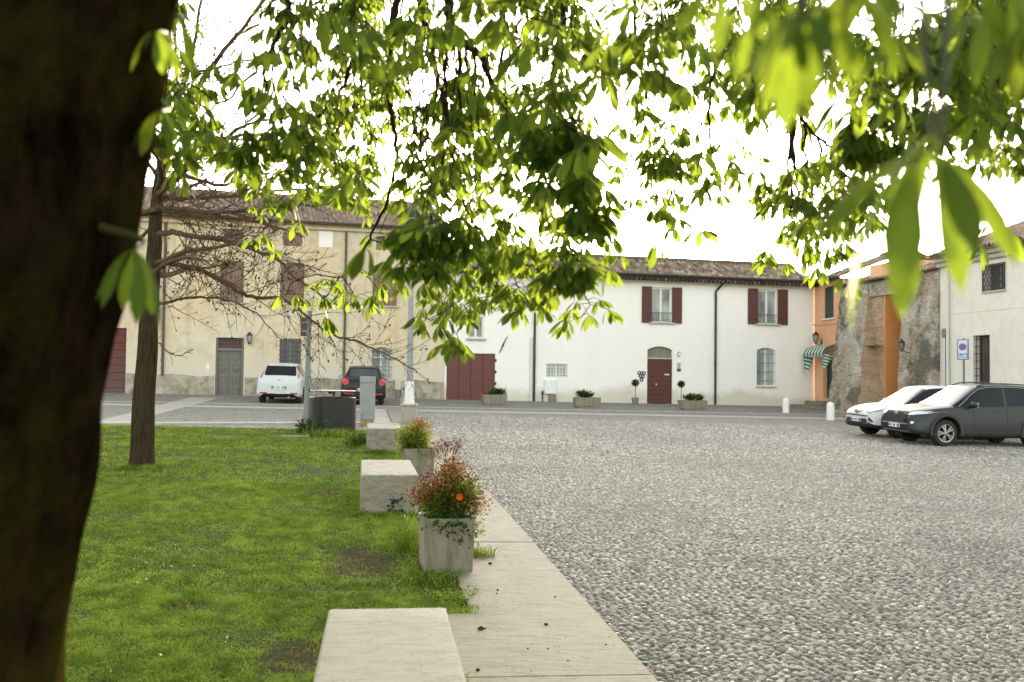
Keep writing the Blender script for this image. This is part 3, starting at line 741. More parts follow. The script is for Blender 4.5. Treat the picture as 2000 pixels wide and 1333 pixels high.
rOW, rOD = F2.rect(1609.5, 1628, 560, 622), F2.rect(1609, 1627, 692, 783)
m = wall_mb((u0, u1), (-.6, zO), [rOW, rOD]); m.add([(u0, 0, -.6), (u0, 8, -.6), (u0, 8, zO), (u0, 0, zO)], [(0, 1, 2, 3)]); m.add([(u1, 0, -.6), (u1, 8, -.6), (u1, 8, zO), (u1, 0, zO)], [(0, 1, 2, 3)])
m.build('wall', M_ORG, oh, F2.M)
tile_roof(oh, F2, u0-.1, u1+.1, zO+.12, 3.6, zO+1.45, over=.5, mat=M_TILE)
m = MB(); m.box(u0, u1, -.34, .02, zO-.06, zO+.05); m.box(u0, u1, -.5, -.36, zO-.0, zO+.10); m.build('gutter', M_DPIPE, oh, F2.M)
zs = F2.uz(1614, 632)[1]; m = MB(); m.box(u0, u1, -.05, .02, zs-.06, zs+.03); m.build('string_course', M_ORG, oh, F2.M, bevel=.01)
um = (rOW[0]+rOW[1])/2
for a, b in ((rOW[0]+.01, um-.004), (um+.004, rOW[1]-.01)): shutter(oh, F2, (a, b, rOW[2]+.01, rOW[3]-.01), .09, M_GRN, 12, True)
m = MB(); m.box(rOW[0]-.12, rOW[1]+.12, -.1, .05, rOW[2]-.08, rOW[2]-.003); m.build('sill', M_WIN, oh, F2.M, bevel=.01)
m = MB(); a, b = rOD[0], rOD[1]; m.box(a+.01, b-.01, .19, .22, rOD[2], rOD[3]-.01); m.box(a+.02, a+.12, .15, .19, rOD[2], rOD[3]-.02); m.box(b-.12, b-.02, .15, .19, rOD[2], rOD[3]-.02); m.box(a+.12, b-.12, .15, .19, rOD[3]-.15, rOD[3]-.02); m.box(a+.12, b-.12, .15, .19, rOD[2], rOD[2]+.3)
m.build('door', M_GRN, oh, F2.M)
m = MB(); ring(m, (a-.14, b+.14, rOD[2]-.02, rOD[3]+.13), -.045, -.001, .13); m.build('door_surround', M_ORG, oh, F2.M, bevel=.01)
p = F2.pt(1.2, -.8); zb = gz(p.x, p.y)
m = MB(); zz = rOD[2]-.03
m.box(u0+.05, u1+.9, -1.35, -.002, zb-.4, zb+.13); m.box(a-.5, b+.5, -.75, -.004, zb+.132, max(zb+.2, zz)); m.build('steps', M_CONC, oh, F2.M, bevel=.02)
# striped awning with scalloped valance
aw = thing('awning', F2.pt((a+b)/2, 0, rOD[3]+.2), math.atan2(F2.d.y, F2.d.x), 'green and white striped awning over the narrow door of the orange house', 'awning')
z0, z1 = F2.uz(1612, 694)[1], F2.uz(1612, 674)[1]
ua, ub = max(.12, a-.62), b+.55; ns = 13
mw, mg = MB(), MB()
for i in range(ns):
    mm = mg if i % 2 else mw; p, q = ua+(ub-ua)*i/ns, ua+(ub-ua)*(i+1)/ns
    prof = [(-.01, z1), (-.35, z1-.05), (-.68, z1-.17), (-.82, z0+.12), (-.84, z0-.03)]
    for (y, zz), (y2, z2) in zip(prof, prof[1:]): mm.add([(p, y, zz), (q, y, zz), (q, y2, z2), (p, y2, z2)], [(0, 1, 2, 3)])
    c = (p+q)/2; h = (q-p)/2; mm.add([(p, -.84, z0-.03), (q, -.84, z0-.03)] + [(c+h*math.cos(t), -.84, z0-.03-.07*math.sin(t)) for t in (.5, 1.1, 1.57, 2.05, 2.65)], [(0, 1, 2, 3, 4, 5, 6)])
# gathered side curtains of the awning
SC_ = []
for s, uu, dz in ((0, ua+.02, .78), (1, ub-.02, .60)):
    mm = MB(); SC_.append(mm)
    for j in range(9):
        mm.m = j % 2; za = z0+.05-dz*j/9; zb2 = z0+.05-dz*(j+1)/9
        wv = lambda k, zq: -.80+.62*k + .03*math.sin(zq*9)
        for k in range(4):
            f0, f1 = k/4, (k+1)/4; sl = .10*(1-s*2)
            tp = lambda f, zq: (uu + (.05*math.sin(f*9+zq*3)) + sl*(1-(zq-(z0+.05-dz))/dz), -.80+.62*f*(.35+.65*(zq-(z0+.05-dz))/dz), zq - .12*f)
            mm.add([tp(f0, za), tp(f1, za), tp(f1, zb2), tp(f0, zb2)], [(0, 1, 2, 3)])
def cloth(name, c):
    t = NT(name); t.color(c); t.p.inputs['Roughness'].default_value = .85
    tr = t.n('ShaderNodeBsdfTranslucent'); tr.inputs[0].default_value = (*c, 1); mxs = t.n('ShaderNodeMixShader'); mxs.inputs[0].default_value = .3
    t.l(t.p.outputs[0], mxs.inputs[1]); t.l(tr.outputs[0], mxs.inputs[2]); t.l(mxs.outputs[0], t.out.inputs[0]); return t.m
mg.build('green_cloth', cloth('green_awning', (.015, .26, .15)), aw, F2.M); mw.build('white_cloth', cloth('white_awning', (.78, .78, .74)), aw, F2.M)
for mm in SC_: mm.build('side_curtain', [bpy.data.materials['white_awning'], bpy.data.materials['green_awning']], aw, F2.M)
m = MB(); m.tube([(ua, -.83, z0), (ub, -.83, z0)], .015, 6); m.tube([(ua, -.01, z1-.2), (ua, -.83, z0)], .012, 6); m.tube([(ub, -.01, z1-.2), (ub, -.83, z0)], .012, 6); m.build('rod', M_IRON, aw, F2.M)
u, z = F2.uz(1604.5, 664); lantern(F2, max(.85, u), z-.12, 'old street lantern on a bracket above the striped awning', 1.15, -.32)

# ================================================================== old gate tower with battered piers
tw = thing_on('gate_tower', F2, F2.uz(1735, 760)[0], 'crumbling brick and stone gate with battered piers beside the orange house', 'gate tower')
a0 = F2.uz(1640, 600)[0]+.02; a3 = F2.uz(1836, 650)[0]-.02
zt = F2.uz(1665, 557)[1]
q1, q2, q3 = F2.uz(1688, 640)[0], F2.uz(1727.5, 640)[0], F2.uz(1757.5, 640)[0]
def battered(parent, name, ua, ub, zt, out_t, out_b, sl, sr, mat, jit=.035, nu=14, nz=22, inner=.9, reveal=None):
    """masonry block whose front leans in towards the top; rough surface; sl, sr = spread of the side edges at the foot"""
    V = []; n = nu+1; zb = -.5
    for j in range(nz+1):
        f = j/nz; z = zb+(zt-zb)*f; k = (1-f)**1.35
        for i in range(n):
            g = i/nu; u = (ua-sl*k) + ((ub+sr*k)-(ua-sl*k))*g
            edge = min(g, 1-g)*2; rnd = .10*(1-min(1, edge*4))
            w = -(out_t+(out_b-out_t)*k) + rnd + random.gauss(0, jit)
            V.append((u+random.gauss(0, jit*.6), w, z+random.gauss(0, jit*.4)))
    fs = [(j*n+i, j*n+i+1, (j+1)*n+i+1, (j+1)*n+i) for j in range(nz) for i in range(nu)]
    m = MB(); m.add(V, fs)
    for side in (0, nu):                       # returns going in
        vs = []; 
        for j in range(nz+1): p = V[j*n+side]; vs += [p, (p[0], inner, p[2])]
        mm = MB() if (reveal and side == nu) else m
        mm.add(vs, [(2*j, 2*j+1, 2*j+3, 2*j+2) for j in range(nz)])
        if mm is not m: mm.build('reveal', reveal, parent, F2.M)
    vs = []
    for i in range(n): p = V[nz*n+i]; vs += [p, (p[0], inner, p[2])]
    m.add(vs, [(2*i, 2*i+1, 2*i+3, 2*i+2) for i in range(nu)])
    return m.build(name, mat, parent, F2.M, smooth=True, sharp=60)
p1r = F2.uz(1690, 610, -.15)[0]; battered(tw, 'pier', a0, p1r, zt, .10, 1.75, a0-F2.uz(1619, 784, -1.38)[0], F2.uz(1680, 775, -1.36)[0]-p1r, M_RUB, reveal=M_BRICK)['label'] = 'grey plastered battered pier next to the orange house'
p2l = F2.uz(1757.5, 620, -.15)[0]; battered(tw, 'pier', p2l, a3, zt, .12, .75, p2l-F2.uz(1742, 780, -.72)[0], 0, M_RUB)['label'] = 'battered stone pier beside the right white house'
# brick blocking with a broken arch, orange wall in the gap
m = MB(); zc = F2.uz(1700, 600)[1]

q2 = F2.uz(1727.5, 680, .05)[0]; bb = battered(tw, 'brick_infill', p1r-1.2, q2, zt-.5, -.05, .02, .2, .0, M_BRICK, .022, 10, 26)
m = MB(); m.box(q2+.012, q2+.10, .02, 2.6, -.5, zt-.2); m.box(q2+.10, a3, 2.2, 2.6, -.5, zt-.2); m.build('orange_wall', M_ORD, tw, F2.M)
m = MB(); zl = F2.uz(1740, 575)[1]; m.box(q1-.2, p2l+.3, -.02, .9, zl, zt-.01); m.build('upper_wall', M_RUB, tw, F2.M)
zq = F2.uz(1688, 676)[1]; m = MB(); m.box(F2.uz(1676, 680)[0], q2+.02, -.40, -.05, zq-.03, zq+.04); m.build('ledge', M_RUB, tw, F2.M, bevel=.01)
tile_roof(tw, F2, a0-.1, a3+.05, zt+.1, 2.2, zt+.75, over=.3, mat=M_TILE)
hu = F2.uz(1700, 540)
m = MB(); m.box(F2.uz(1684, 540)[0], F2.uz(1745, 540)[0], .35, 2.4, zt+.05, F2.uz(1700, 516)[1]); m.build('attic_wall', M_ORG, tw, F2.M)
u, z = F2.uz(1760, 676); u = F2.uz(1762, 676, -.75)[0]; lantern(F2, u, z-.2, 'dark iron lantern on the right pier of the old gate', .95, -.78)

# ================================================================== white house on the right
b0, b1 = F2.uz(1836, 700)[0], F2.uz(2150, 700)[0]
zR = F2.uz(1905, 496)[1]
rh = thing_on('house', F2, (b0+b1)/2, 'tall grey white house at the right edge with barred windows, behind the parked cars', 'house')
rUp = F2.rect(1921, 1962.5, 517, 567.5); rLo = F2.rect(1900, 1933, 655, 756)
m = wall_mb((b0, b1), (-.6, zR), [rUp, rLo], depth=.38); m.add([(b0, 0, -.6), (b0, 8, -.6), (b0, 8, zR), (b0, 4, zR+1.4), (b0, 0, zR)], [(0, 1, 2, 3, 4)]); m.add([(b1, 0, -.6), (b1, 8, -.6), (b1, 8, zR), (b1, 4, zR+1.4), (b1, 0, zR)], [(0, 1, 2, 3, 4)])
m.add([(b0, 8, -.6), (b1, 8, -.6), (b1, 8, zR), (b0, 8, zR)], [(0, 1, 2, 3)])
m.build('wall', M_WH2, rh, F2.M)
tile_roof(rh, F2, b0-.2, b1+.2, zR+.3, 4.0, zR+1.75, over=.55, mat=M_TILE2)
m = MB(); m.box(b0-.05, b1, -.42, .02, zR+.05, zR+.2); m.box(b0-.03, b1, -.26, .02, zR-.12, zR+.048); m.box(b0-.02, b1, -.14, .02, zR-.3, zR-.122); m.build('cornice', M_SILL, rh, F2.M, bevel=.03)
m = MB(); zz = F2.uz(1935, 605)[1]; m.box(b0, b1, -.012, .02, zz-.03, zz+.02); m.build('string_course', M_WH2, rh, F2.M)
for r, nu, nz in ((rUp, 9, 7), (rLo, 5, 7)):
    c = casement(rh, F2, r, .27, M_GIR if r is rUp else M_BRN, M_GLD, 2, 0); 
    if r is rLo: grille(c, F2, r, .06, 4, 7, M_IRON, .013, ends=.0)
    m = MB(); m.box(r[0]-.08, r[1]+.08, -.06, .2, r[2]-.07, r[2]-.004); m.build('sill', M_SILL, c, F2.M, bevel=.01)
m = MB(); ua, ub, za, zb = rUp                   # diamond lattice
for k in range(-8, 14):
    for sg in (1, -1):
        pts = []
        for t in np.linspace(0, 1, 9):
            u = ua + (k*.17 + t*(zb-za)*.62 if sg > 0 else (ub-ua) - k*.17 - t*(zb-za)*.62); z = za + t*(zb-za)
            if ua <= u <= ub: pts.append((u, -.03+.006*sg, z))
        if len(pts) > 1: m.tube([pts[0], pts[-1]], .012, 4)
ring(m, (ua-.03, ub+.03, za-.03, zb+.03), -.05, -.01, .035); m.build('lattice', M_IRON, rh, F2.M)
u = F2.uz(1855, 700)[0]; downpipe(rh, F2, u, F2.base(u)+.05, zR-.35, M_WPIPE, .055, -.09)
u2 = F2.uz(1850, 700)[0]; z1 = F2.uz(1850, 660)[1]; m = MB(); m.tube([(u2, -.05, F2.base(u2)+.05), (u2, -.05, z1)], .035, 8); m.build('cable_pipe', M_GIR, rh, F2.M)
m = MB(); m.box(u2-.13, u2+.13, -.16, -.002, z1, z1+.35); m.build('junction_box', M_GIR, rh, F2.M, bevel=.02)
# parking sign on a post by the right house
p = F2.pt(F2.uz(1880, 700, -1.2)[0], -1.2); zg = gz(p.x, p.y)
ps = thing('parking_sign', (p.x, p.y, zg), 0, 'blue and white no parking sign on a grey post behind the grey car', 'sign')
ztop = AT(1877, 664, p.y).z; zbot = AT(1877, 702, p.y).z
fa = math.atan2(-p.x, p.y)+.25
SM = Matrix.Translation((p.x, p.y, 0)) @ Matrix.Rotation(fa-.35, 4, 'Z')
m = MB(); m.tube([SM @ Vector((.03, .06, zg-.1)), SM @ Vector((.03, .06, ztop+.06))], .035, 10); m.build('post', M_GIR, ps)
m = MB(); W = .165; m.box(-W, W, 0.0, .025, zbot, ztop, SM); m.box(-W-.02, W+.03, .026, .10, zbot-.02, ztop+.02, SM); sgn = m.build('panel', simple('sign_back_grey', (.22, .24, .26), .5, .2), ps)
m = MB(); m.box(-W+.02, W-.02, -.006, -.0005, zbot+.02, ztop-.02, SM); m.build('face', simple('sign_face', (.50, .62, .74), .4, var=.04), sgn)
zc = zbot+(ztop-zbot)*.63; RX = Matrix.Rotation(rad(90), 4, 'X')
m = MB(); m.lathe([(0, 0), (.125, 0), (.125, .004), (0, .004)], 24, SM @ Matrix.Translation((0, -.007, zc)) @ RX, cap=False); m.build('disc', simple('sign_red', (.42, .06, .08), .4, var=.05), sgn)
m = MB(); m.lathe([(0, 0), (.095, 0), (.095, .003), (0, .003)], 24, SM @ Matrix.Translation((0, -.0115, zc)) @ RX, cap=False); m.build('disc', simple('sign_blue', (.05, .10, .42), .4, var=.05), sgn)
m = MB(); m.box(-.09, .09, -.019, -.015, -.013, .013, SM @ Matrix.Translation((0, 0, zc)) @ Matrix.Rotation(rad(45), 4, 'Y')); m.build('bar', bpy.data.materials['sign_red'], sgn)
for sx in (-.075, .075):
    m = MB(); zq = zbot+(ztop-zbot)*.19; m.box(sx-.062, sx+.062, -.011, -.007, zq-.07, zq+.07, SM); m.build('symbol_tile', bpy.data.materials['sign_blue'], sgn)
    m = MB()
    if sx < 0:                                   # tow truck: cab, bed and hook
        m.box(sx-.045, sx+.0, -.014, -.0112, zq-.04, zq+.0, SM); m.box(sx-.045, sx-.02, -.014, -.0112, zq+.0, zq+.04, SM); m.box(sx+.0, sx+.045, -.014, -.0112, zq-.04, zq-.02, SM)
        m.box(sx+.0, sx+.05, -.014, -.0112, -.008, .008, SM @ Matrix.Translation((0, 0, zq)) @ Matrix.Rotation(rad(-12), 4, 'Y'))
    else:                                        # car being lifted
        m.box(sx-.045, sx+.045, -.014, -.0112, zq-.04, zq-.0, SM); m.box(sx-.028, sx+.028, -.014, -.0112, zq+.0, zq+.04, SM)
    m.build('symbol', M_WIN, sgn)
# ================================================================== parked cars
def paint(name, c, metal=0.0, rough=.42):
    t = NT(name); n = t.noise(t.co('Object'), 7, 6, .7); t.color(t.mix(t.ramp(n, [(.45, 0.0), (.8, .25)]), c, tuple(min(1, x*.8+.02) for x in c)))
    return t.set(rough, metal, .35, .18)
M_CW = paint('white_car_paint', (.55, .555, .55)); M_CB = paint('black_car_paint', (.008, .009, .010), .1); M_CG = paint('grey_car_paint', (.019, .022, .0215), .2)
M_CLAD = simple('black_trim', (.028, .028, .028), .6, var=.15); M_TYRE = simple('tyre_rubber', (.022, .021, .020), .85, var=.3, scale=20)
M_ALLOY = simple('alloy', (.45, .45, .44), .3, .8, var=.1); M_ARCH = simple('dark_underside', (.010, .010, .010), .9, var=.2)
M_CGL = glass('car_glass', (.006, .007, .008), .03, .3, .35); M_WSH = glass('windscreen', (.05, .055, .055), .02, .2, .5)
M_TAIL = simple('red_lens', (.45, .012, .010), .15, var=.15, coat=.8); M_LENS = simple('clear_lens', (.62, .64, .66), .12, .3, var=.2, scale=30, coat=1)
M_PLATE = simple('number_plate', (.72, .72, .70), .4, var=.05); M_PBLUE = simple('plate_blue', (.02, .05, .30), .4); M_SILV = simple('silver_trim', (.42, .42, .41), .35, .7, var=.1)
M_DASH = simple('plate_print', (.06, .06, .07), .5)
def car_ring(s):
    x, zb, zm, zs, zt, wb, wt, wr = s
    zc = zb+.20*(zs-zb)
    half = [(0, zb), (wb*.86, zb), (wb*.985, zb+.05), (wb, zc), (wb*.985, zm), (wt+.012, zs-.035), (wt, zs), (wr, zt-.055 if zt-zs > .2 else zs+(zt-zs)*.55), (wr*.86, zt-.012), (0, zt)]
    n = len(half)
    pts = half + [(-y, z) for y, z in half[-2:0:-1]]
    return [Vector((x, y, z)) for y, z in pts]
def car_body(root, M, stations, paint_m, glass_rng, ws, rw, wheels, wr_, low_clad=True, clad_m=None):
    """loft through the stations; boolean wheel arches; split by material into body, side_window, windscreen, rear_window, cladding"""
    bm = bmesh.new(); rings = []
    for s in stations: rings.append([bm.verts.new(p) for p in car_ring(s)])
    n = len(rings[0]); xs = [s[0] for s in stations]
    for i in range(len(rings)-1):
        xm = (xs[i]+xs[i+1])/2
        for k in range(n):
            k2 = (k+1) % n; f = bm.faces.new((rings[i][k], rings[i][k2], rings[i+1][k2], rings[i+1][k]))
            kk = min(k, n-1-k)            # strip index from the bottom centre
            mi = 0
            if kk == 6 and glass_rng[0] < xm < glass_rng[1]: mi = 1
            if kk in (7, 8) and ws[0] < xm < ws[1]: mi = 2
            if kk in (7, 8) and rw[0] < xm < rw[1]: mi = 3
            if kk in (1, 2) and low_clad: mi = 4
            if kk == 0: mi = 5
            f.material_index = mi; f.smooth = True
    bm.faces.new(rings[0][::-1]).smooth = True; bm.faces.new(rings[-1]).smooth = True
    cl = bm.edges.layers.float.new('crease_edge')
    for f in bm.faces:
        for e in f.edges:
            if len({g.material_index for g in e.link_faces}) > 1: e[cl] = .55
    for rg in (rings[0], rings[-1]):
        for a, b in zip(rg, rg[1:]+rg[:1]):
            e = bm.edges.get((a, b)); 
            if e: e[cl] = .45
    for i in range(len(rings)-1):          # shoulder line
        for k in (5, 6):
            for kk in (k, n-k):
                e = bm.edges.get((rings[i][kk], rings[i+1][kk]))
                if e: e[cl] = max(e[cl], .35)
    bmesh.ops.recalc_face_normals(bm, faces=bm.faces)
    me = bpy.data.meshes.new('body'); bm.to_mesh(me); bm.free()
    mats = [paint_m, M_CGL, M_WSH, M_CGL, clad_m or M_CLAD, M_ARCH]
    for q in mats: me.materials.append(q)
    tmp = bpy.data.objects.new('tmp', me); COL.objects.link(tmp)
    sub = tmp.modifiers.new('s', 'SUBSURF'); sub.levels = sub.render_levels = 2
    cut = MB()
    for (wx, wy) in wheels:
        s = 1 if wy > 0 else -1
        cut.lathe([(wr_, 0), (wr_, .34)], 28, Matrix.Translation((wx, wy*1.0+s*.14, wr_*.93)) @ Matrix.Rotation(rad(90)*s, 4, 'X'))
    cme = bpy.data.meshes.new('cut'); cme.from_pydata(cut.v, [], cut.f); cb = bmesh.new(); cb.from_mesh(cme); bmesh.ops.recalc_face_normals(cb, faces=cb.faces); cb.to_mesh(cme); cb.free()
    for q in mats: cme.materials.append(q)
    for q in cme.polygons: q.material_index = 5
    co_ = bpy.data.objects.new('cut', cme); COL.objects.link(co_)
    bo = tmp.modifiers.new('b', 'BOOLEAN'); bo.operation = 'DIFFERENCE'; bo.object = co_; bo.solver = 'EXACT'
    bo.material_mode = 'INDEX'
    dg = bpy.context.evaluated_depsgraph_get(); dg.update()
    ev = bpy.data.meshes.new_from_object(tmp.evaluated_get(dg))
    bvh = None
    bb = bmesh.new(); bb.from_mesh(ev); bvh = BVHTree.FromBMesh(bb)
    names = ['body', 'side_window', 'windscreen', 'rear_window', 'cladding', 'underside']
    mlist = list(ev.materials)
    out = {}
    for i, nm in [(i, nm) for i, nm in enumerate(names) for _ in range(2 if i == 4 else 1)]:
        b2 = bb.copy(); b2.faces.ensure_lookup_table()
        keep = [f for f in b2.faces if f.material_index == i]
        if i == 4: sd = 1 if ('cladding' in out) else -1; keep = [f for f in keep if f.calc_center_median().y*sd > 0]
        ks = set(keep); bmesh.ops.delete(b2, geom=[f for f in b2.faces if f not in ks], context='FACES')
        if not b2.faces: b2.free(); continue
        m2 = bpy.data.meshes.new(nm); 
        for f in b2.faces: f.material_index = 0; f.smooth = True
        b2.to_mesh(m2); b2.free(); m2.materials.append(mats[i]); m2.transform(wmat(root).inverted() @ M)
        if nm == 'side_window' or nm == 'windscreen' or nm == 'rear_window': pass
        o = bpy.data.objects.new(nm, m2); COL.objects.link(o); o.parent = root; WM[o.name] = wmat(root); out[nm] = o
    bb.free()
    bpy.data.objects.remove(tmp); bpy.data.objects.remove(co_)
    return out, bvh
def patch(root, M, bvh, poly, dirn, off, name, mat, n=10, side=None, th=.012):
    """a panel following the body: poly in (y, z) seen along x (dirn = +1 rear, -1 front) or in (x, z) seen along y (side)"""
    us = [p[0] for p in poly]; vs_ = [p[1] for p in poly]
    bm = bmesh.new(); vv = [bm.verts.new((p[0], p[1], 0)) for p in poly]; bm.faces.new(vv)
    bmesh.ops.triangulate(bm, faces=bm.faces)
    for _ in range(2): bmesh.ops.subdivide_edges(bm, edges=bm.edges, cuts=1, use_grid_fill=True)
    bmesh.ops.triangulate(bm, faces=bm.faces)
    ok = True; last = None
    for v in bm.verts:
        if side is None: o = Vector((-3*dirn + (0 if dirn > 0 else 0), v.co.x, v.co.y)); o.x = -3 if dirn > 0 else 9; d = Vector((dirn, 0, 0))
        else: o = Vector((v.co.x, 4*side, v.co.y)); d = Vector((0, -side, 0))
        h = bvh.ray_cast(o, d)
        if h[0] is None: h = (last if last else Vector((o.x, o.y, o.z)),)
        last = h[0]; v.co = h[0] - d*off
    ret = bmesh.ops.extrude_face_region(bm, geom=bm.faces[:])
    d = Vector((dirn, 0, 0)) if side is None else Vector((0, -side, 0))
    for g in ret['geom']:
        if isinstance(g, bmesh.types.BMVert): g.co += d*(off+th)
    bmesh.ops.recalc_face_normals(bm, faces=bm.faces)
    me = bpy.data.meshes.new(name); bm.to_mesh(me); bm.free(); me.materials.append(mat); me.transform(wmat(root).inverted() @ M)
    o = bpy.data.objects.new(name, me); COL.objects.link(o); o.parent = root; WM[o.name] = wmat(root); return o
def rect4(y0, y1, z0, z1): return [(y0, z0), (y1, z0), (y1, z1), (y0, z1)]
def wheel(root, M, x, y, r, w, spokes=5, split=True, rim_m=None):
    s = 1 if y > 0 else -1
    W = M @ Matrix.Translation((x, y, r)) @ Matrix.Rotation(rad(-90)*s, 4, 'X')   # local z points outward
    m = MB(); m.lathe([(r*.62, -w), (r*.93, -w), (r*.985, -w*.9), (r, -w*.72), (r, -w*.25), (r*.985, -.03), (r*.93, .0), (r*.70, .005), (r*.66, -.012), (r*.64, -.06)], 36, W, cap=False)
    t = m.build('wheel', M_TYRE, root, smooth=True)
    m = MB(); m.lathe([(0, -.10), (r*.66, -.10)], 30, W, cap=False); m.build('brake_well', M_ARCH, t)
    m = MB(); m.lathe([(r*.665, -.02), (r*.665, .004), (r*.61, .002), (r*.60, -.06)], 36, W, cap=False); m.lathe([(0, .012), (r*.10, .010), (r*.14, -.01), (r*.14, -.05)], 18, W, cap=False)
    for k in range(spokes):
        for dd in ((-.16, .16) if split else (0,)):
            a0, a1 = 2*math.pi*k/spokes+dd*.45, 2*math.pi*k/spokes+dd*1.2
            p0 = Vector((math.cos(a0)*r*.11, math.sin(a0)*r*.11, 0)); p1 = Vector((math.cos(a1)*r*.63, math.sin(a1)*r*.63, 0))
            t_ = (p1-p0).normalized(); q = Vector((-t_.y, t_.x, 0)); h0, h1 = r*.035, r*.055
            vs = [p0-q*h0, p0+q*h0, p1+q*h1, p1-q*h1]
            top = [v+Vector((0, 0, .004 if i < 2 else -.004)) for i, v in enumerate(vs)]; bot = [v+Vector((0, 0, -.045)) for v in vs]
            m.add([W @ v for v in top+bot], [(0, 1, 2, 3), (7, 6, 5, 4), (0, 4, 5, 1), (1, 5, 6, 2), (2, 6, 7, 3), (3, 7, 4, 0)])
    m.build('rim', rim_m or M_ALLOY, t, smooth=True, sharp=30)
    return t
def plate(root, M, x, y, z, dirn, w=.52, h=.11):
    m = MB(); m.box(x-.012, x+.012, y-w/2, y+w/2, z-h/2, z+h/2)
    xo = x - dirn*.0155; m.m = 1
    for k in range(7):
        if k == 2 or k == 5: continue
        yy = y - w/2+.09 + (w-.18)*k/6; m.box(xo-.002, xo+.002, yy-.018, yy+.018, z-.030, z+.030)
    p = m.build('number_plate', [M_PLATE, M_DASH], root, M)
    for s in (-1, 1):
        m = MB(); m.box(xo-.002, xo+.002, y+s*(w/2-.025)-.022, y+s*(w/2-.025)+.022, z-h/2+.004, z+h/2-.004); m.build('blue_band', M_PBLUE, p, M)

def mirror(root, M, x, y, z, col):
    s = 1 if y > 0 else -1
    m = MB(); m.ico((x, y+s*.11, z), .115, 2, (.75, 1, .68)); o = m.build('wing_mirror', col, root, M, smooth=True)
    m = MB(); m.tube([(x+.04, y-s*.05, z-.06), (x+.02, y+s*.06, z-.03)], .03, 8); m.build('mirror_arm', M_CLAD, o, M)
    m = MB(); m.box(x-.088, x-.08, y+s*.02, y+s*.2, z-.06, z+.06); m.build('mirror_glass', M_LENS, o, M)
def car_root(name, p, heading, L, label, group=None):
    """p = ground point under the middle of the car; local x runs from the rear bumper to the front"""
    M0 = ground_mat(p.x, p.y, heading); M = M0 @ Matrix.Translation((-L/2, 0, 0))
    r = thing(name, (0, 0, 0), 0, label, 'car', None, M0); return r, M
# every station: x, bottom, mid, belt, top, half widths: body, belt, roof
# ---- white hatchback seen from behind
hx = rad(96)
# rear bumper contact from the photo
pr = G(543, 789); pm = pr + Vector((math.cos(hx), math.sin(hx), 0))*2.1
r, M = car_root('hatchback', pm, hx, 4.05, 'white hatchback parked nose to the yellow house, rear plate to the square')
ST = [(.00, .36, .55, .72, .76, .66, .62, .48), (.06, .27, .58, .84, .90, .77, .73, .60), (.17, .24, .60, .93, .98, .83, .77, .62), (.30, .22, .62, .96, 1.03, .84, .79, .60),
      (.62, .2, .62, .97, 1.42, .843, .79, .53), (.85, .2, .62, .97, 1.47, .845, .79, .56), (1.5, .18, .60, .95, 1.49, .845, .79, .58), (2.2, .18, .58, .92, 1.46, .845, .79, .57),
      (2.45, .18, .58, .91, 1.41, .845, .79, .55), (3.15, .18, .57, .88, .93, .84, .78, .66), (3.65, .2, .55, .78, .85, .81, .72, .5), (3.95, .24, .5, .66, .70, .70, .62, .42), (4.05, .32, .48, .58, .60, .55, .50, .35)]
wh_ = [(.72, .72), (.72, -.72), (3.22, .72), (3.22, -.72)]
o, bv = car_body(r, M, ST, M_CW, (.6, 3.0), (2.5, 3.1), (.32, .6), wh_, .33, True, M_CW)
for x, y in wh_: wheel(r, M, x, y*1.06, .295, .19, 6, False)
for s in (-1, 1):
    patch(r, M, bv, [(s*.64, .92), (s*.735, .93), (s*.70, 1.10), (s*.63, 1.30), (s*.585, 1.34), (s*.60, 1.14)], 1, .006, 'tail_lamp', simple('pale_red_lens', (.42, .10, .09), .2, coat=.8) if s < 0 else bpy.data.materials['pale_red_lens'])
    patch(r, M, bv, rect4(s*.42, s*.68, .36, .41) if s > 0 else rect4(s*.68, s*.42, .36, .41), 1, .004, 'reflector', M_TAIL)
patch(r, M, bv, [(-.50, 1.05), (.50, 1.05), (.46, 1.33), (.40, 1.36), (-.40, 1.36), (-.46, 1.33)], 1, .006, 'rear_glass', M_CGL)
patch(r, M, bv, rect4(-.62, .62, .265, .30), 1, .004, 'diffuser', M_CLAD)
patch(r, M, bv, rect4(-.44, .44, 1.375, 1.40), 1, .04, 'spoiler', M_CW, th=.08)
hb = bv.ray_cast(Vector((-3, 0, .60)), Vector((1, 0, 0)))[0]; plate(r, M, hb.x-.02, 0, .60, 1)
hb = bv.ray_cast(Vector((-3, 0, .86)), Vector((1, 0, 0)))[0]; m = MB(); m.lathe([(0, 0), (.05, 0), (.045, .012), (0, .014)], 16, Matrix.Translation((hb.x-.002, 0, .86)) @ Matrix.Rotation(rad(-90), 4, 'Y'), cap=False); m.build('badge', M_SILV, r, M)
for s in (-1, 1): mirror(r, M, 2.62, s*.80, .95, M_CW)
m = MB(); m.tube([(.1, -.35, .24), (.35, -.35, .25)], .03, 8); m.build('exhaust', M_SILV, r, M)
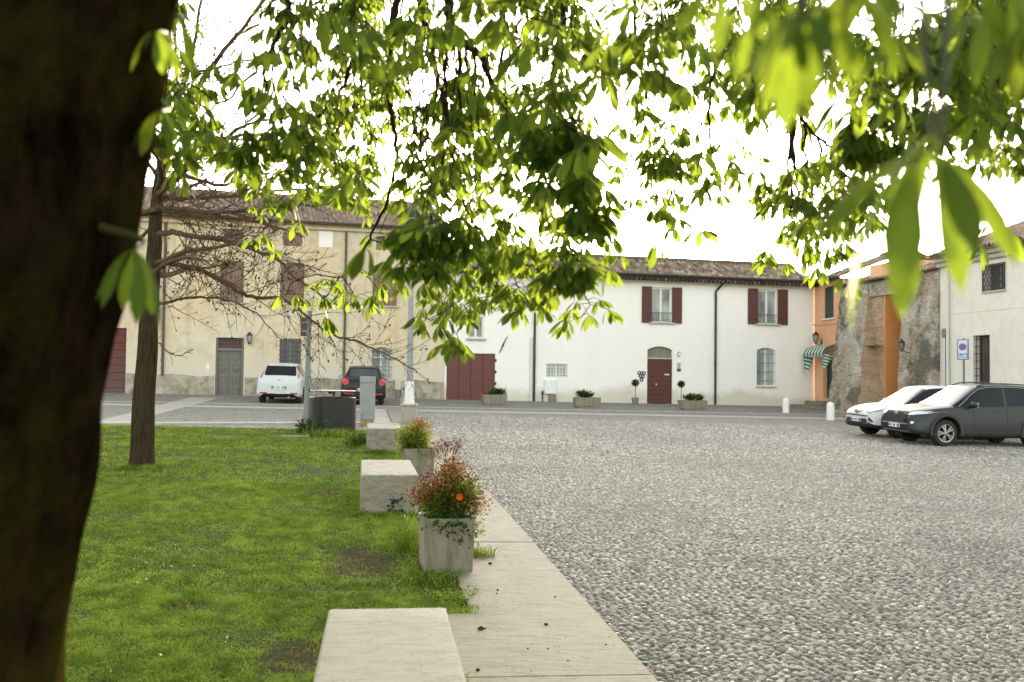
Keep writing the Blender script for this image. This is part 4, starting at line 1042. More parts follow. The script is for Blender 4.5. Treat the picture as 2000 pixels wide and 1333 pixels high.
# ---- black hatchback seen from behind
hx = rad(98); pr = G(709, 792); pm = pr + Vector((math.cos(hx), math.sin(hx), 0))*2.0
r, M = car_root('hatchback', pm, hx, 3.97, 'black hatchback with round red tail lamps, partly behind the grey cabinet')
ST = [(.00, .36, .52, .66, .70, .70, .66, .50), (.05, .26, .55, .80, .86, .79, .75, .62), (.14, .23, .58, .93, .98, .84, .79, .66), (.28, .21, .60, .97, 1.05, .845, .80, .64),
      (.56, .2, .60, .97, 1.40, .845, .80, .56), (.8, .2, .60, .97, 1.45, .845, .80, .58), (1.5, .18, .58, .95, 1.47, .845, .80, .60), (2.2, .18, .58, .92, 1.44, .845, .80, .59),
      (2.45, .18, .58, .91, 1.40, .845, .80, .57), (3.10, .18, .57, .90, .95, .84, .79, .68), (3.6, .2, .55, .80, .87, .82, .74, .55), (3.88, .24, .5, .66, .72, .72, .66, .48), (3.97, .32, .48, .58, .60, .6, .55, .4)]
o, bv = car_body(r, M, ST, M_CB, (.55, 2.95), (2.5, 3.05), (.3, .55), wh_, .33, True, M_CB)
for x, y in wh_: wheel(r, M, x, y*1.06, .295, .19, 5, False)
for s in (-1, 1):
    P = [(s*(.685+.135*math.cos(a)), .865+.115*math.sin(a)) for a in [2*math.pi*i/14 for i in range(14)]]
    patch(r, M, bv, P, 1, .012, 'tail_lamp', M_TAIL)
    patch(r, M, bv, rect4(*sorted((s*.36, s*.70)), .40, .445), 1, .004, 'reflector', M_TAIL)
patch(r, M, bv, [(-.56, 1.06), (.56, 1.06), (.50, 1.32), (.44, 1.355), (-.44, 1.355), (-.50, 1.32)], 1, .006, 'rear_glass', M_WSH)
patch(r, M, bv, rect4(-.72, .72, .30, .37), 1, .004, 'bumper_trim', M_CLAD)
hb = bv.ray_cast(Vector((-3, 0, .58)), Vector((1, 0, 0)))[0]; plate(r, M, hb.x-.02, 0, .58, 1)
hb = bv.ray_cast(Vector((-3, 0, .90)), Vector((1, 0, 0)))[0]; m = MB(); m.lathe([(0, 0), (.055, 0), (.05, .012), (0, .014)], 16, Matrix.Translation((hb.x-.002, 0, .90)) @ Matrix.Rotation(rad(-90), 4, 'Y'), cap=False); m.build('badge', M_SILV, r, M)
for s in (-1, 1): mirror(r, M, 2.62, s*.82, .96, M_CB)
m = MB(); m.tube([(.72, 0, 1.46), (.60, 0, 1.62)], [.012, .006], 6); m.build('aerial', M_CLAD, r, M)
# ---- grey sport utility car, front three quarters
PHI = rad(180+11); h = Vector((math.cos(PHI), math.sin(PHI), 0)); left = Vector((-h.y, h.x, 0))
FL = G(1843, 872.5)
ctr = FL - left*.80 - h*(2.3-.93)
SUVST = [(.00, .42, .70, .98, 1.02, .80, .74, .60), (.10, .32, .72, 1.08, 1.16, .90, .82, .66), (.32, .28, .76, 1.14, 1.58, .92, .84, .58), (.75, .26, .76, 1.13, 1.64, .925, .85, .61), (1.5, .24, .74, 1.10, 1.68, .925, .85, .64), (2.3, .24, .72, 1.07, 1.67, .925, .85, .63),
      (2.62, .24, .72, 1.06, 1.61, .925, .85, .61), (3.42, .24, .72, 1.03, 1.09, .925, .845, .74), (3.85, .26, .72, 1.00, 1.06, .925, .83, .66), (4.30, .28, .68, .92, .99, .90, .78, .60), (4.50, .32, .60, .84, .90, .83, .72, .55), (4.58, .38, .56, .76, .80, .74, .66, .5), (4.60, .44, .54, .70, .73, .66, .60, .45)]
r, M = car_root('sport_utility_car', ctr, PHI, 4.6, 'dark grey sport utility car with split spoke wheels, cut by the right edge')
W4 = [(.98, .80), (.98, -.80), (3.67, .80), (3.67, -.80)]
o, bv = car_body(r, M, SUVST, M_CG, (.55, 3.25), (2.66, 3.38), (.14, .30), W4, .415, True)
for x, y in W4: wheel(r, M, x, y*1.10, .355, .22, 5, True)
def arch_trim(root, M, wheels, R, wid=.07, proud=.018, yy=.925):
    for (wx, wy) in wheels:
        s = 1 if wy > 0 else -1; m = MB(); n = 18
        for i in range(n):
            a0, a1 = rad(-12)+(rad(204))*i/n, rad(-12)+rad(204)*(i+1)/n; z0 = R*.93
            q = [(wx+rr*math.cos(a), z0+rr*math.sin(a)) for a in (a0, a1) for rr in (R-.008, R+wid)]
            m.prism([q[0], q[1], q[3], q[2]], s*(yy-.05), s*(yy+proud))
        m.build('wheel_arch', M_CLAD, root, M)
arch_trim(r, M, W4, .415)
# face of the car
patch(r, M, bv, [(-.50, .60), (-.40, .56), (.40, .56), (.50, .60), (.56, .74), (.48, .86), (-.48, .86), (-.56, .74)], -1, .006, 'grille_backing', M_ARCH)
gm = MB()
for row in range(6):
    z = .60+row*.045
    for k in range(-6, 7):
        y = k*.085 + (row % 2)*.0425
        if abs(y) < .5 - abs(row-3)*.02:
            hh = bv.ray_cast(Vector((9, y, z)), Vector((-1, 0, 0)))[0]
            if hh: P = [(hh.x+.018, y+.036*math.cos(a), z+.026*math.sin(a)) for a in [math.pi/3*i for i in range(7)]]; gm.tube(P, .0075, 4, cap=False)
gm.build('grille', simple('grille_metal', (.10, .10, .10), .4, .5), r, M)
patch(r, M, bv, [(-.52, .865), (.52, .865), (.54, .895), (-.54, .895)], -1, .02, 'grille_bar', M_CLAD)
hb = bv.ray_cast(Vector((9, 0, .82)), Vector((-1, 0, 0)))[0]; m = MB(); m.lathe([(.045, -.012), (.085, 0), (.09, .01), (.07, .018), (0, .02)], 18, Matrix.Translation((hb.x+.01, 0, .80)) @ Matrix.Rotation(rad(90), 4, 'Y'), cap=False); m.build('badge', M_SILV, r, M)
for s in (-1, 1):
    patch(r, M, bv, [(s*.53, .80), (s*.70, .80), (s*.83, .86), (s*.86, .93), (s*.70, .90), (s*.54, .875)], -1, .010, 'headlight', M_LENS)
    patch(r, M, bv, [(s*.53, .79), (s*.72, .79), (s*.85, .85), (s*.85, .862), (s*.70, .808), (s*.53, .808)], -1, .014, 'lamp_trim', M_CLAD)
    patch(r, M, bv, [(s*.58, .52), (s*.80, .54), (s*.80, .68), (s*.66, .66)], -1, .008, 'fog_recess', M_CLAD)
    patch(r, M, bv, [(s*.70, .58), (s*.76, .58), (s*.76, .64), (s*.70, .64)], -1, .016, 'fog_lamp', M_LENS)
patch(r, M, bv, [(-.55, .40), (.55, .40), (.60, .54), (-.60, .54)], -1, .006, 'lower_intake', M_ARCH)
patch(r, M, bv, [(-.66, .335), (.66, .335), (.56, .385), (-.56, .385)], -1, .02, 'skid_plate', M_SILV)
patch(r, M, bv, rect4(-.56, .56, .548, .572), -1, .02, 'bumper_bar', M_SILV)
hb = bv.ray_cast(Vector((9, 0, .50)), Vector((-1, 0, 0)))[0]; plate(r, M, hb.x+.03, 0, .50, -1)
for s in (-1, 1):
    mirror(r, M, 2.95, s*.87, 1.12, M_CG)
    for xx in (1.05, 2.05): patch(r, M, bv, rect4(xx, xx+.22, .955, .985), 0, .02, 'door_handle', M_CLAD if xx > 2 else M_CG, side=s, th=.03)
    patch(r, M, bv, [(1.86, 1.10), (1.95, 1.10), (1.90, 1.55), (1.82, 1.56)], 0, .006, 'door_pillar', M_CLAD, side=s)
    patch(r, M, bv, [(2.86, .42), (2.872, .42), (2.872, 1.0), (2.86, 1.0)], 0, .002, 'door_gap', M_ARCH, side=s, th=.004)
    patch(r, M, bv, [(1.86, .42), (1.872, .42), (1.872, 1.0), (1.86, 1.0)], 0, .002, 'door_gap', M_ARCH, side=s, th=.004)
    m = MB(); P = []
    for xx in np.linspace(.7, 2.55, 9):
        hh = bv.ray_cast(Vector((xx, s*.52, 4)), Vector((0, 0, -1)))[0]; P.append((xx, s*.53, hh.z+(.04 if .8 < xx < 2.5 else .005)))
    m.tube(P, .018, 6); m.build('roof_rail', M_CLAD, r, M)
    P = []
    for xx, zz in ((3.28, 1.06), (3.1, 1.17), (2.85, 1.36), (2.6, 1.52), (2.3, 1.585), (1.9, 1.60), (1.4, 1.60), (.9, 1.56)):
        hh = bv.ray_cast(Vector((xx, s*4, zz)), Vector((0, -s, 0)))[0]
        if hh: P.append(hh + Vector((0, s*.008, 0)))
    if len(P) > 2: m = MB(); m.tube(P, .010, 5); m.build('window_trim', M_SILV, r, M)
# ---- white crossover behind it
FR = G(1698, 849); right = -left
ctr = FR - right*.78 - h*(2.18-.90)
CST = [(.00, .40, .66, .92, .96, .78, .70, .52), (.10, .30, .70, 1.02, 1.10, .88, .78, .58), (.40, .27, .74, 1.10, 1.36, .90, .80, .54), (.85, .25, .72, 1.10, 1.50, .895, .80, .56), (1.6, .22, .70, 1.02, 1.555, .885, .80, .58), (2.2, .22, .68, .99, 1.54, .885, .80, .57),
      (2.5, .22, .68, .98, 1.49, .885, .80, .55), (3.25, .22, .68, .95, 1.0, .885, .80, .66), (3.7, .24, .66, .91, .98, .89, .78, .60), (4.10, .26, .62, .82, .90, .85, .72, .55), (4.28, .30, .56, .74, .80, .76, .66, .48), (4.35, .40, .52, .66, .69, .64, .56, .4)]
r, M = car_root('crossover_car', ctr, PHI, 4.35, 'white crossover car parked behind the grey one, its black lower grille facing the square')
W5 = [(.82, .78), (.82, -.78), (3.46, .78), (3.46, -.78)]
o, bv = car_body(r, M, CST, M_CW, (.55, 3.1), (2.54, 3.2), (.14, .9), W5, .395, True)
for x, y in W5: wheel(r, M, x, y*1.09, .335, .21, 5, True)
arch_trim(r, M, W5, .395, .05, .016, .885)
patch(r, M, bv, [(-.62, .37), (.62, .37), (.52, .545), (-.52, .545)], -1, .008, 'lower_grille', M_CLAD)
patch(r, M, bv, [(-.70, .30), (.70, .30), (.66, .365), (-.66, .365)], -1, .015, 'bumper_lip', M_CLAD)
patch(r, M, bv, [(-.56, .61), (.56, .61), (.60, .645), (-.60, .645)], -1, .010, 'upper_grille', M_CLAD)
patch(r, M, bv, [(-.26, .755), (0, .68), (.26, .755), (.26, .775), (0, .735), (-.26, .775)], -1, .010, 'nose_trim', M_CLAD)
hb = bv.ray_cast(Vector((9, 0, .72)), Vector((-1, 0, 0)))[0]; m = MB(); m.lathe([(.04, -.012), (.075, 0), (.08, .01), (.06, .018), (0, .02)], 18, Matrix.Translation((hb.x+.01, 0, .73)) @ Matrix.Rotation(rad(90), 4, 'Y'), cap=False); m.build('badge', M_SILV, r, M)
for s in (-1, 1):
    patch(r, M, bv, [(s*.42, .745), (s*.62, .74), (s*.82, .86), (s*.80, .90), (s*.60, .80), (s*.42, .775)], -1, .010, 'headlight', M_LENS)
    patch(r, M, bv, [(s*.44, .735), (s*.62, .725), (s*.80, .81), (s*.81, .85), (s*.62, .745), (s*.44, .752)], -1, .016, 'lamp_trim', M_CLAD)
    patch(r, M, bv, [(s*.60, .52), (s*.72, .45), (s*.76, .47), (s*.64, .60)], -1, .012, 'corner_vent', M_CLAD)
    mirror(r, M, 2.85, s*.83, 1.03, M_CW)
    P = []
    for xx, zz in ((3.12, .98), (2.95, 1.09), (2.7, 1.27), (2.45, 1.41), (2.1, 1.465), (1.6, 1.48)):
        hh = bv.ray_cast(Vector((xx, s*4, zz)), Vector((0, -s, 0)))[0]
        if hh: P.append(hh + Vector((0, s*.008, 0)))
    if len(P) > 2: m = MB(); m.tube(P, .012, 5); m.build('window_trim', M_CLAD, r, M)
hb = bv.ray_cast(Vector((9, 0, .50)), Vector((-1, 0, 0)))[0]; plate(r, M, hb.x+.03, 0, .50, -1)
# ================================================================== benches, bins, posts, planters
M_BEN = travertine('bench_stone', (.285, .268, .213), (.145, .13, .09), (3, 9, 6))
M_BEN2 = travertine('bench_stone_weathered', (.29, .27, .215), (.085, .075, .05), (3, 3, 7))
M_STEEL = simple('galvanised_steel', (.24, .25, .235), .5, .5, var=.12, scale=9)
M_GPOLE = simple('grey_pole_paint', (.19, .20, .185), .5, .1, var=.15)
M_CAB = simple('grey_cabinet_paint', (.25, .265, .245), .55, var=.12, scale=4)
M_BINB = simple('black_bin_metal', (.014, .0135, .0125), .42, .2, var=.3)
M_WPAINT = simple('worn_white_paint', (.72, .71, .67), .7, var=.08, scale=10, bump=.2)
M_WOLD = travertine('old_white_stone', (.42, .395, .34), (.22, .20, .16), (5, 5, 2), pit=False)
M_SOIL2 = simple('potting_soil', (.05, .038, .026), .95, var=.5, scale=25, bump=.6)
M_TERRA = simple('terracotta', (.42, .17, .09), .8, var=.25, scale=8, bump=.2)
def rock(mb, n=3): pass
def bench(back_y, lx, rx, H, near_v, len_, label, mat, tilt=0.0):
    """stone block bench: near end at distance near_v along the path, between lateral u = lx and rx"""
    p = PF.pt((lx+rx)/2, near_v+len_/2); a = math.atan2(PD.y, PD.x)
    M = Matrix.Translation((p.x, p.y, gz(p.x, p.y))) @ Matrix.Rotation(a-rad(90)+tilt, 4, 'Z')
    t = thing('bench', (0, 0, 0), 0, label, 'bench', 'travertine block benches along the path', M)
    hw = (rx-lx)/2; hl = len_/2
    bm = bmesh.new()
    P = [(-hw, -hl), (hw, -hl), (hw, hl), (-hw, hl)]
    bot = [bm.verts.new((x, y, -.12)) for x, y in P]; top = [bm.verts.new((x*.985, y*.992, H)) for x, y in P]
    bm.faces.new(bot[::-1]); bm.faces.new(top)
    for i in range(4): bm.faces.new((bot[i], bot[(i+1) % 4], top[(i+1) % 4], top[i]))
    bmesh.ops.bevel(bm, geom=[e for e in bm.edges if e.verts[0].co.z > 0 or e.verts[1].co.z > 0], offset=.022, segments=4, affect='EDGES', profile=.5)
    bmesh.ops.subdivide_edges(bm, edges=[e for e in bm.edges if e.calc_length() > .2], cuts=5, use_grid_fill=True)
    for v in bm.verts:
        n = math.sin(v.co.x*7+v.co.y*3)*.003 + random.gauss(0, .0012)
        v.co.x += n*(.6 if v.co.z < H-.02 else .2); v.co.z += n*.35
    me = bpy.data.meshes.new('block'); bm.to_mesh(me); bm.free(); me.shade_smooth(); me.set_sharp_from_angle(angle=rad(50)); me.materials.append(mat)
    o = bpy.data.objects.new('block', me); COL.objects.link(o); o.parent = t; WM[o.name] = M
    return t
def pf_of(p): return (p-PO).dot(PQ), (p-PO).dot(PD)
def top_pt(px, py, h):                           # survey of a point h above the sloping ground
    d = ray(px, py); n = Vector((-GB, -GC, 1)); t = (h - n.dot(CAM))/n.dot(d); return CAM + d*t
H1 = .50
a, b, c, d = top_pt(643, 1188, H1), top_pt(867, 1173, H1), top_pt(914, 1333, H1), top_pt(607, 1333, H1)
ax = ((a+b)/2-(c+d)/2); ax.z = 0; ax.normalize(); hw = ((b-a).length+(c-d).length)/4
cen = (a+b)/2 - ax*1.06; cen.z = 0; uc, vc = pf_of(cen)
bench(0, uc-hw, uc+hw, H1, vc-1.06, 2.12, 'nearest pale stone block bench, its clean top cut by the bottom edge', M_BEN, math.atan2(ax.y, ax.x)-math.atan2(PD.y, PD.x))
u2, v2 = pf_of(G(702, 1017)); u2r, _ = pf_of(top_pt(804, 932, .52)); bench(0, u2, u2+.70, .52, v2, 2.1, 'weathered stone block bench right behind the bushy red planter', M_BEN2)
u3, v3 = pf_of(G(716, 889)); bench(0, u3, u3+.70, .50, v3, 2.05, 'farthest stone block bench, close to the grey cabinet', M_BEN2)

# near concrete planter
def planter(px, py, wt, wb, h, label, tilt=0.0):
    p = G(px, py); a = math.atan2(PD.y, PD.x)-rad(90)+tilt
    M = Matrix.Translation((p.x, p.y, gz(p.x, p.y)+.0)) @ Matrix.Rotation(a, 4, 'Z')
    t = thing('planter', (0, 0, 0), 0, label, 'planter', 'square concrete planters beside the benches', M)
    m = MB(); m.box(-wb/2, wb/2, -wb/2, wb/2, -.03, h, M, taper=wt/wb-1)
    m.f.pop(1); m.f = [f for f in m.f]           # open top
    s = wt/2; r = s-.045; z = h
    m.add([M @ Vector(v) for v in [(-s, -s, z), (s, -s, z), (s, s, z), (-s, s, z), (-r, -r, z), (r, -r, z), (r, r, z), (-r, r, z), (-r*.97, -r*.97, z-.12), (r*.97, -r*.97, z-.12), (r*.97, r*.97, z-.12), (-r*.97, r*.97, z-.12)]],
          [(0, 1, 5, 4), (1, 2, 6, 5), (2, 3, 7, 6), (3, 0, 4, 7), (4, 5, 9, 8), (5, 6, 10, 9), (6, 7, 11, 10), (7, 4, 8, 11)])
    m.build('tub', M_CONC, t, bevel=.012)
    m = MB(); m.box(-r, r, -r, r, h-.11, h-.06, M); m.build('soil', M_SOIL2, t)
    return t, M
PL1, PLM1 = planter(870, 1120, .47, .425, .53, 'nearest square concrete planter holding the red and orange bush', rad(3))
PL2, PLM2 = planter(816, 936, .50, .44, .50, 'second square concrete planter half hidden behind the red bush', rad(2))

# black drum bin with raised lid
p = G(648, 848); t = thing('litter_bin', (p.x, p.y, gz(p.x, p.y)), 0, 'wide black drum bin with a flat raised lid, standing in the weeds', 'bin'); M = wmat(t)
rb = 0.5*93/82.5; hb = 73/82.5
m = MB(); m.lathe([(0, 0.02), (rb*.97, 0.02), (rb, .03), (rb, hb-.01), (rb-.012, hb), (rb-.03, hb-.01), (rb-.03, hb-.18), (0, hb-.18)], 48, M, cap=False); m.build('drum', M_BINB, t, smooth=True)
m = MB(); m.tube([M @ Vector((.03, 0, hb-.2)), M @ Vector((.03, 0, hb+.14))], .035, 10); m.build('lid_post', M_GIR, t)
m = MB(); m.box(-.09, -.02, -.05, .05, hb+.08, hb+.14, M); m.build('ashtray', M_BINB, t, bevel=.01)
m = MB(); m.lathe([(0, hb+.14), (rb*.98, hb+.14), (rb, hb+.15), (rb*.98, hb+.165), (0, hb+.17)], 48, M, cap=False); m.build('lid', M_STEEL, t, smooth=True)
# tall grey sign pole
p = G(596, 852); zt_ = AT(605, 612, p.y); t = thing('sign_pole', (p.x, p.y, gz(p.x, p.y)), 0, 'tall grey pole with the back of a dark sign, left of the black bin', 'sign'); M = wmat(t)
dx = zt_.x-p.x
m = MB(); m.tube([p-Vector((0, 0, .2)), Vector((p.x+dx, p.y, zt_.z+.05))], [.062, .055], 14); m.build('pole', M_GPOLE, t, smooth=True)
Z1 = AT(597, 620, p.y); Z2 = AT(597, 657, p.y)
m = MB(); m.box(Z1.x-.13, Z1.x+.10, p.y+.07, p.y+.09, Z2.z, Z1.z); sp = m.build('panel', simple('dark_sign_back', (.06, .045, .04), .5, var=.3), t, bevel=.005)
m = MB(); m.box(Z1.x-.1, Z1.x+.12, p.y+.055, p.y+.07, Z2.z+.1, Z2.z+.14); m.box(Z1.x-.1, Z1.x+.12, p.y+.055, p.y+.07, Z1.z-.14, Z1.z-.10); m.build('clamp', M_STEEL, t)
# grey utility pillar
p = G(717, 833); ht = AT(717, 736, p.y).z - gz(p.x, p.y); t = thing('utility_pillar', (p.x, p.y, gz(p.x, p.y)), rad(6), 'slim grey steel utility pillar in front of the black hatchback', 'utility cabinet'); M = wmat(t)
m = MB(); m.box(-.20, .20, -.16, .16, .18, ht-.17, M); m.build('body', M_CAB, t, bevel=.012)
m = MB(); m.box(-.185, .185, -.15, .15, -.1, .178, M); m.build('plinth', simple('rusty_base', (.25, .19, .11), .8, var=.5, scale=9), t, bevel=.01)
m = MB(); m.box(-.205, .205, -.165, .165, ht-.165, ht, M); m.build('cap', M_CAB, t, bevel=.015)
m = MB(); m.lathe([(0, 0), (.018, 0), (.016, .012), (0, .014)], 10, M @ Matrix.Translation((-.12, -.161, .3)) @ Matrix.Rotation(rad(90), 4, 'X'), cap=False); m.build('lock', M_IRON, t)
# lamp post on a stone pedestal
p = G(799, 829); t = thing('lamp_post', (p.x, p.y, gz(p.x, p.y)), 0, 'pale lamp post with white painted foot on a stone pedestal beside the path', 'lamp post'); M = wmat(t)
zA = AT(799, 789, p.y).z - gz(p.x, p.y); zB = AT(799, 745, p.y).z - gz(p.x, p.y)
m = MB(); m.box(-.20, .20, -.20, .20, -.1, zA-.07, M); m.box(-.23, .23, -.23, .23, zA-.068, zA, M); m.build('pedestal', M_WOLD, t, bevel=.02)
m = MB(); m.lathe([(.155, zA), (.15, zA+.05), (.135, zA+.08), (.125, zB)], 20, M); m.build('painted_foot', M_WPAINT, t, smooth=True)
m = MB(); m.lathe([(.095, zB+.001), (.085, 2.2), (.065, 5.2)], 18, M); m.build('post', simple('pale_post', (.27, .28, .285), .5, .2, var=.12), t, smooth=True)
m = MB(); m.lathe([(.08, 5.2), (.16, 5.25), (.10, 5.3), (.14, 5.4)], 12, M); lh = m.build('lamp_head', M_IRON, t)
m = MB(); m.lathe([(.14, 5.4), (.22, 5.85), (.0, 5.86)], 6, M, cap=False); m.build('lamp_glass', M_GL, lh); m = MB(); m.lathe([(.25, 5.86), (.1, 6.05), (0, 6.15)], 12, M, cap=False); m.build('lamp_roof', M_IRON, lh)
# pale stone post behind the pedestal
p = G(790, 800); t = thing('stone_post', (p.x, p.y, gz(p.x, p.y)), rad(10), 'short squared pale stone post behind the lamp pedestal', 'post'); M = wmat(t)
m = MB(); m.box(-.14, .14, -.14, .14, -.1, .34, M, taper=-.06); m.build('shaft', M_WOLD, t, bevel=.015); m = MB(); m.box(-.16, .16, -.16, .16, .342, .40, M); m.build('cap', M_WOLD, t, bevel=.015)
# white bollards
def bollard(p, h, r, label):
    t = thing('bollard', (p.x, p.y, gz(p.x, p.y)), 0, label, 'bollard', 'white round topped bollards'); M = wmat(t)
    m = MB(); m.lathe([(r*1.04, -.05), (r*1.02, .02), (r, .06), (r*.96, h-r*.95), (r*.86, h-r*.5), (r*.6, h-r*.18), (r*.3, h-.02), (0, h)], 24, M, cap=False); m.build('shaft', M_WPAINT, t, smooth=True)
    m = MB(); m.lathe([(r*1.12, -.06), (r*1.12, .015), (r*1.05, .02)], 24, M); m.build('collar', M_WOLD, t)
bollard(G(1535, 807.5), .66, .145, 'white round topped bollard in front of the barred arched window')
bollard(G(1622, 822), .70, .15, 'white round topped bollard in front of the old gate by the white crossover')
p = G(179, 822); bollard(p, 1.15, .12, 'tall white post showing just behind the big dark trunk')
# troughs by the white house
def trough(px, py, L, W, H, label):
    p = G(px, py); M = Matrix.Translation((p.x, p.y, gz(p.x, p.y))) @ Matrix.Rotation(FA, 4, 'Z')
    t = thing('flower_trough', (0, 0, 0), 0, label, 'planter', 'stone flower troughs along the white house', M)
    m = MB(); l, w = L/2, W/2
    m.box(-l, l, -w, w, .05, H, M, taper=.04); m.f.pop(1)
    q = .05; l2, w2 = l*1.04, w*1.04
    m.add([M @ Vector(v) for v in [(-l2, -w2, H), (l2, -w2, H), (l2, w2, H), (-l2, w2, H), (-l2+q, -w2+q, H), (l2-q, -w2+q, H), (l2-q, w2-q, H), (-l2+q, w2-q, H), (-l2+q, -w2+q, H-.08), (l2-q, -w2+q, H-.08), (l2-q, w2-q, H-.08), (-l2+q, w2-q, H-.08)]],
          [(0, 1, 5, 4), (1, 2, 6, 5), (2, 3, 7, 6), (3, 0, 4, 7), (4, 5, 9, 8), (5, 6, 10, 9), (6, 7, 11, 10), (7, 4, 8, 11), (8, 9, 10, 11)])
    m.build('basin', M_CONC, t, bevel=.012)
    m = MB(); m.box(-l*.85, l*.85, -w*.9, w*.9, -.05, .048, M); m.build('foot', M_CONC, t, bevel=.01)
    m = MB(); m.box(-l2+q+.004, l2-q-.004, -w2+q+.004, w2-q-.004, H-.07, H-.035, M); m.build('soil', M_SOIL2, t)
    return t, M
TR = [trough(965, 792, .95, .42, .44, 'stone flower trough in front of the brown garage gate'), trough(1146, 796.5, 1.05, .42, .42, 'stone flower trough between the barred window and the red door'), trough(1353, 801, 1.10, .45, .40, 'stone flower trough just right of the red front door')]
def pot(px, py, r, h, label, mat):
    p = G(px, py); t = thing('flower_pot', (p.x, p.y, gz(p.x, p.y)), 0, label, 'pot'); M = wmat(t)
    m = MB(); m.lathe([(0, 0), (r*.68, 0), (r*.98, h*.86), (r*1.06, h*.865), (r*1.06, h), (r*.92, h), (r*.88, h*.88), (0, h*.87)], 20, M, cap=False); m.build('vessel', mat, t, smooth=True); 
    m = MB(); m.lathe([(0, h*.9), (r*.87, h*.9)], 16, M, cap=False); m.build('soil', M_SOIL2, t); return t, M
POTS = [pot(1240.5, 790, .17, .30, 'small stone pot with a ball topiary left of the red door', M_CONC), pot(1330, 794, .17, .28, 'small pot with a ball topiary right of the red door', M_CONC), pot(1584, 788, .26, .42, 'terracotta pot with a bushy plant beside the orange house steps', M_TERRA)]
# clods and crumbs of earth on the path slabs
m = MB()
for (px, py, r) in [(939, 1247, .018), (1066, 1238, .012), (948, 1245, .006), (957, 1115, .014), (972, 1168, .009), (1183, 1278, .006), (1070, 1286, .006), (1031, 1286, .006), (1084, 1182, .008), (900, 1166, .007), (914, 1160, .006), (933, 1330, .012), (1109, 1310, .005), (970, 1175, .006)]:
    p = G(px, py); m.ico((p.x, p.y, gz(p.x, p.y)+.062+r*.5), r, 2, (1.2, 1, .8), .25)
for _ in range(170):
    u = -.95*random.random()**.6; v = random.uniform(4, 11); p = PF.pt(u, v); r = random.uniform(.0015, .004); m.ico((p.x, p.y, gz(p.x, p.y)+.063), r, 1, (1.3, 1, .6), .3)
o = m.build('debris', simple('dark_clod', (.03, .022, .015), .95, var=.4, scale=60)); tag(o, kind='stuff', label='crumbs and clods of dark earth scattered on the path slabs')
# ================================================================== trees
from mathutils import noise as mnoise
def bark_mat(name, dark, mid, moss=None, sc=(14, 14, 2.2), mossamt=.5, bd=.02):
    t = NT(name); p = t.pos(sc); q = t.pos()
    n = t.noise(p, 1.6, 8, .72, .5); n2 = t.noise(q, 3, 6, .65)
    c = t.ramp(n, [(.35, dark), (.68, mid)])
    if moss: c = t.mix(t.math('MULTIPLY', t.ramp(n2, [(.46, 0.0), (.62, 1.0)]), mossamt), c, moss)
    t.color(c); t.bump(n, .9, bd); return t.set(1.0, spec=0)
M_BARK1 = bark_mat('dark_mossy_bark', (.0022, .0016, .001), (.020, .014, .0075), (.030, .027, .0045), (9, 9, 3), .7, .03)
M_BARK2 = bark_mat('ridged_brown_bark', (.018, .013, .008), (.085, .062, .036), (.06, .056, .024), (26, 26, 3), .25)
M_TWIG = bark_mat('twig_bark', (.020, .014, .009), (.055, .038, .022), None, (20, 20, 20))
M_TWIG2 = bark_mat('bare_twig_bark', (.055, .038, .022), (.19, .14, .088), None, (20, 20, 20))
def leaf_mat(name, dif, trans, fac=.5, var=.35, hue=None, rough=.42, veins=True):
    t = NT(name); r = t.island()
    lo = tuple(x*(1-var) for x in dif); hi = tuple(x*(1+var) for x in dif)
    tl = tuple(x*(1-var*.8) for x in trans); th = tuple(min(1, x*(1+var*.8)) for x in trans)
    cd_, ct = t.ramp(r, [(0, lo), (1, hi)]), t.ramp(r, [(0, tl), (1, th)])
    if veins:
        c = t.n('ShaderNodeTexCoord'); u = t.sep(c.outputs['UV']); au = t.math('ABSOLUTE', u[0])
        v = t.math('FRACT', t.math('SUBTRACT', t.math('MULTIPLY', u[1], 11), t.math('MULTIPLY', au, 3.2)))
        vl = t.math('ABSOLUTE', t.math('SUBTRACT', v, .5)); vein = t.ramp(vl, [(.0, .55), (.16, 0.0)]); mid = t.ramp(au, [(.02, .8), (.09, 0.0)])
        vv = t.math('MAXIMUM', vein, mid)
        cd_ = t.mix(t.math('MULTIPLY', vv, .35), cd_, tuple(min(1, x*1.9+.01) for x in dif)); ct = t.mix(t.math('MULTIPLY', vv, .4), ct, tuple(x*.55 for x in trans))
        t.bump(vl, .5, .003)
    t.color(cd_); t.set(rough, spec=.13)
    tr = t.n('ShaderNodeBsdfTranslucent'); t.l(ct, tr.inputs[0]); ms = t.n('ShaderNodeMixShader'); ms.inputs[0].default_value = fac
    t.l(t.p.outputs[0], ms.inputs[1]); t.l(tr.outputs[0], ms.inputs[2]); t.l(ms.outputs[0], t.out.inputs[0]); return t.m
M_LEAF = leaf_mat('chestnut_leaf', (.052, .102, .012), (.185, .258, .022), .53, .40, rough=.6)
def rand_dir(): 
    v = Vector((random.gauss(0, 1), random.gauss(0, 1), random.gauss(0, 1))); return v.normalized()

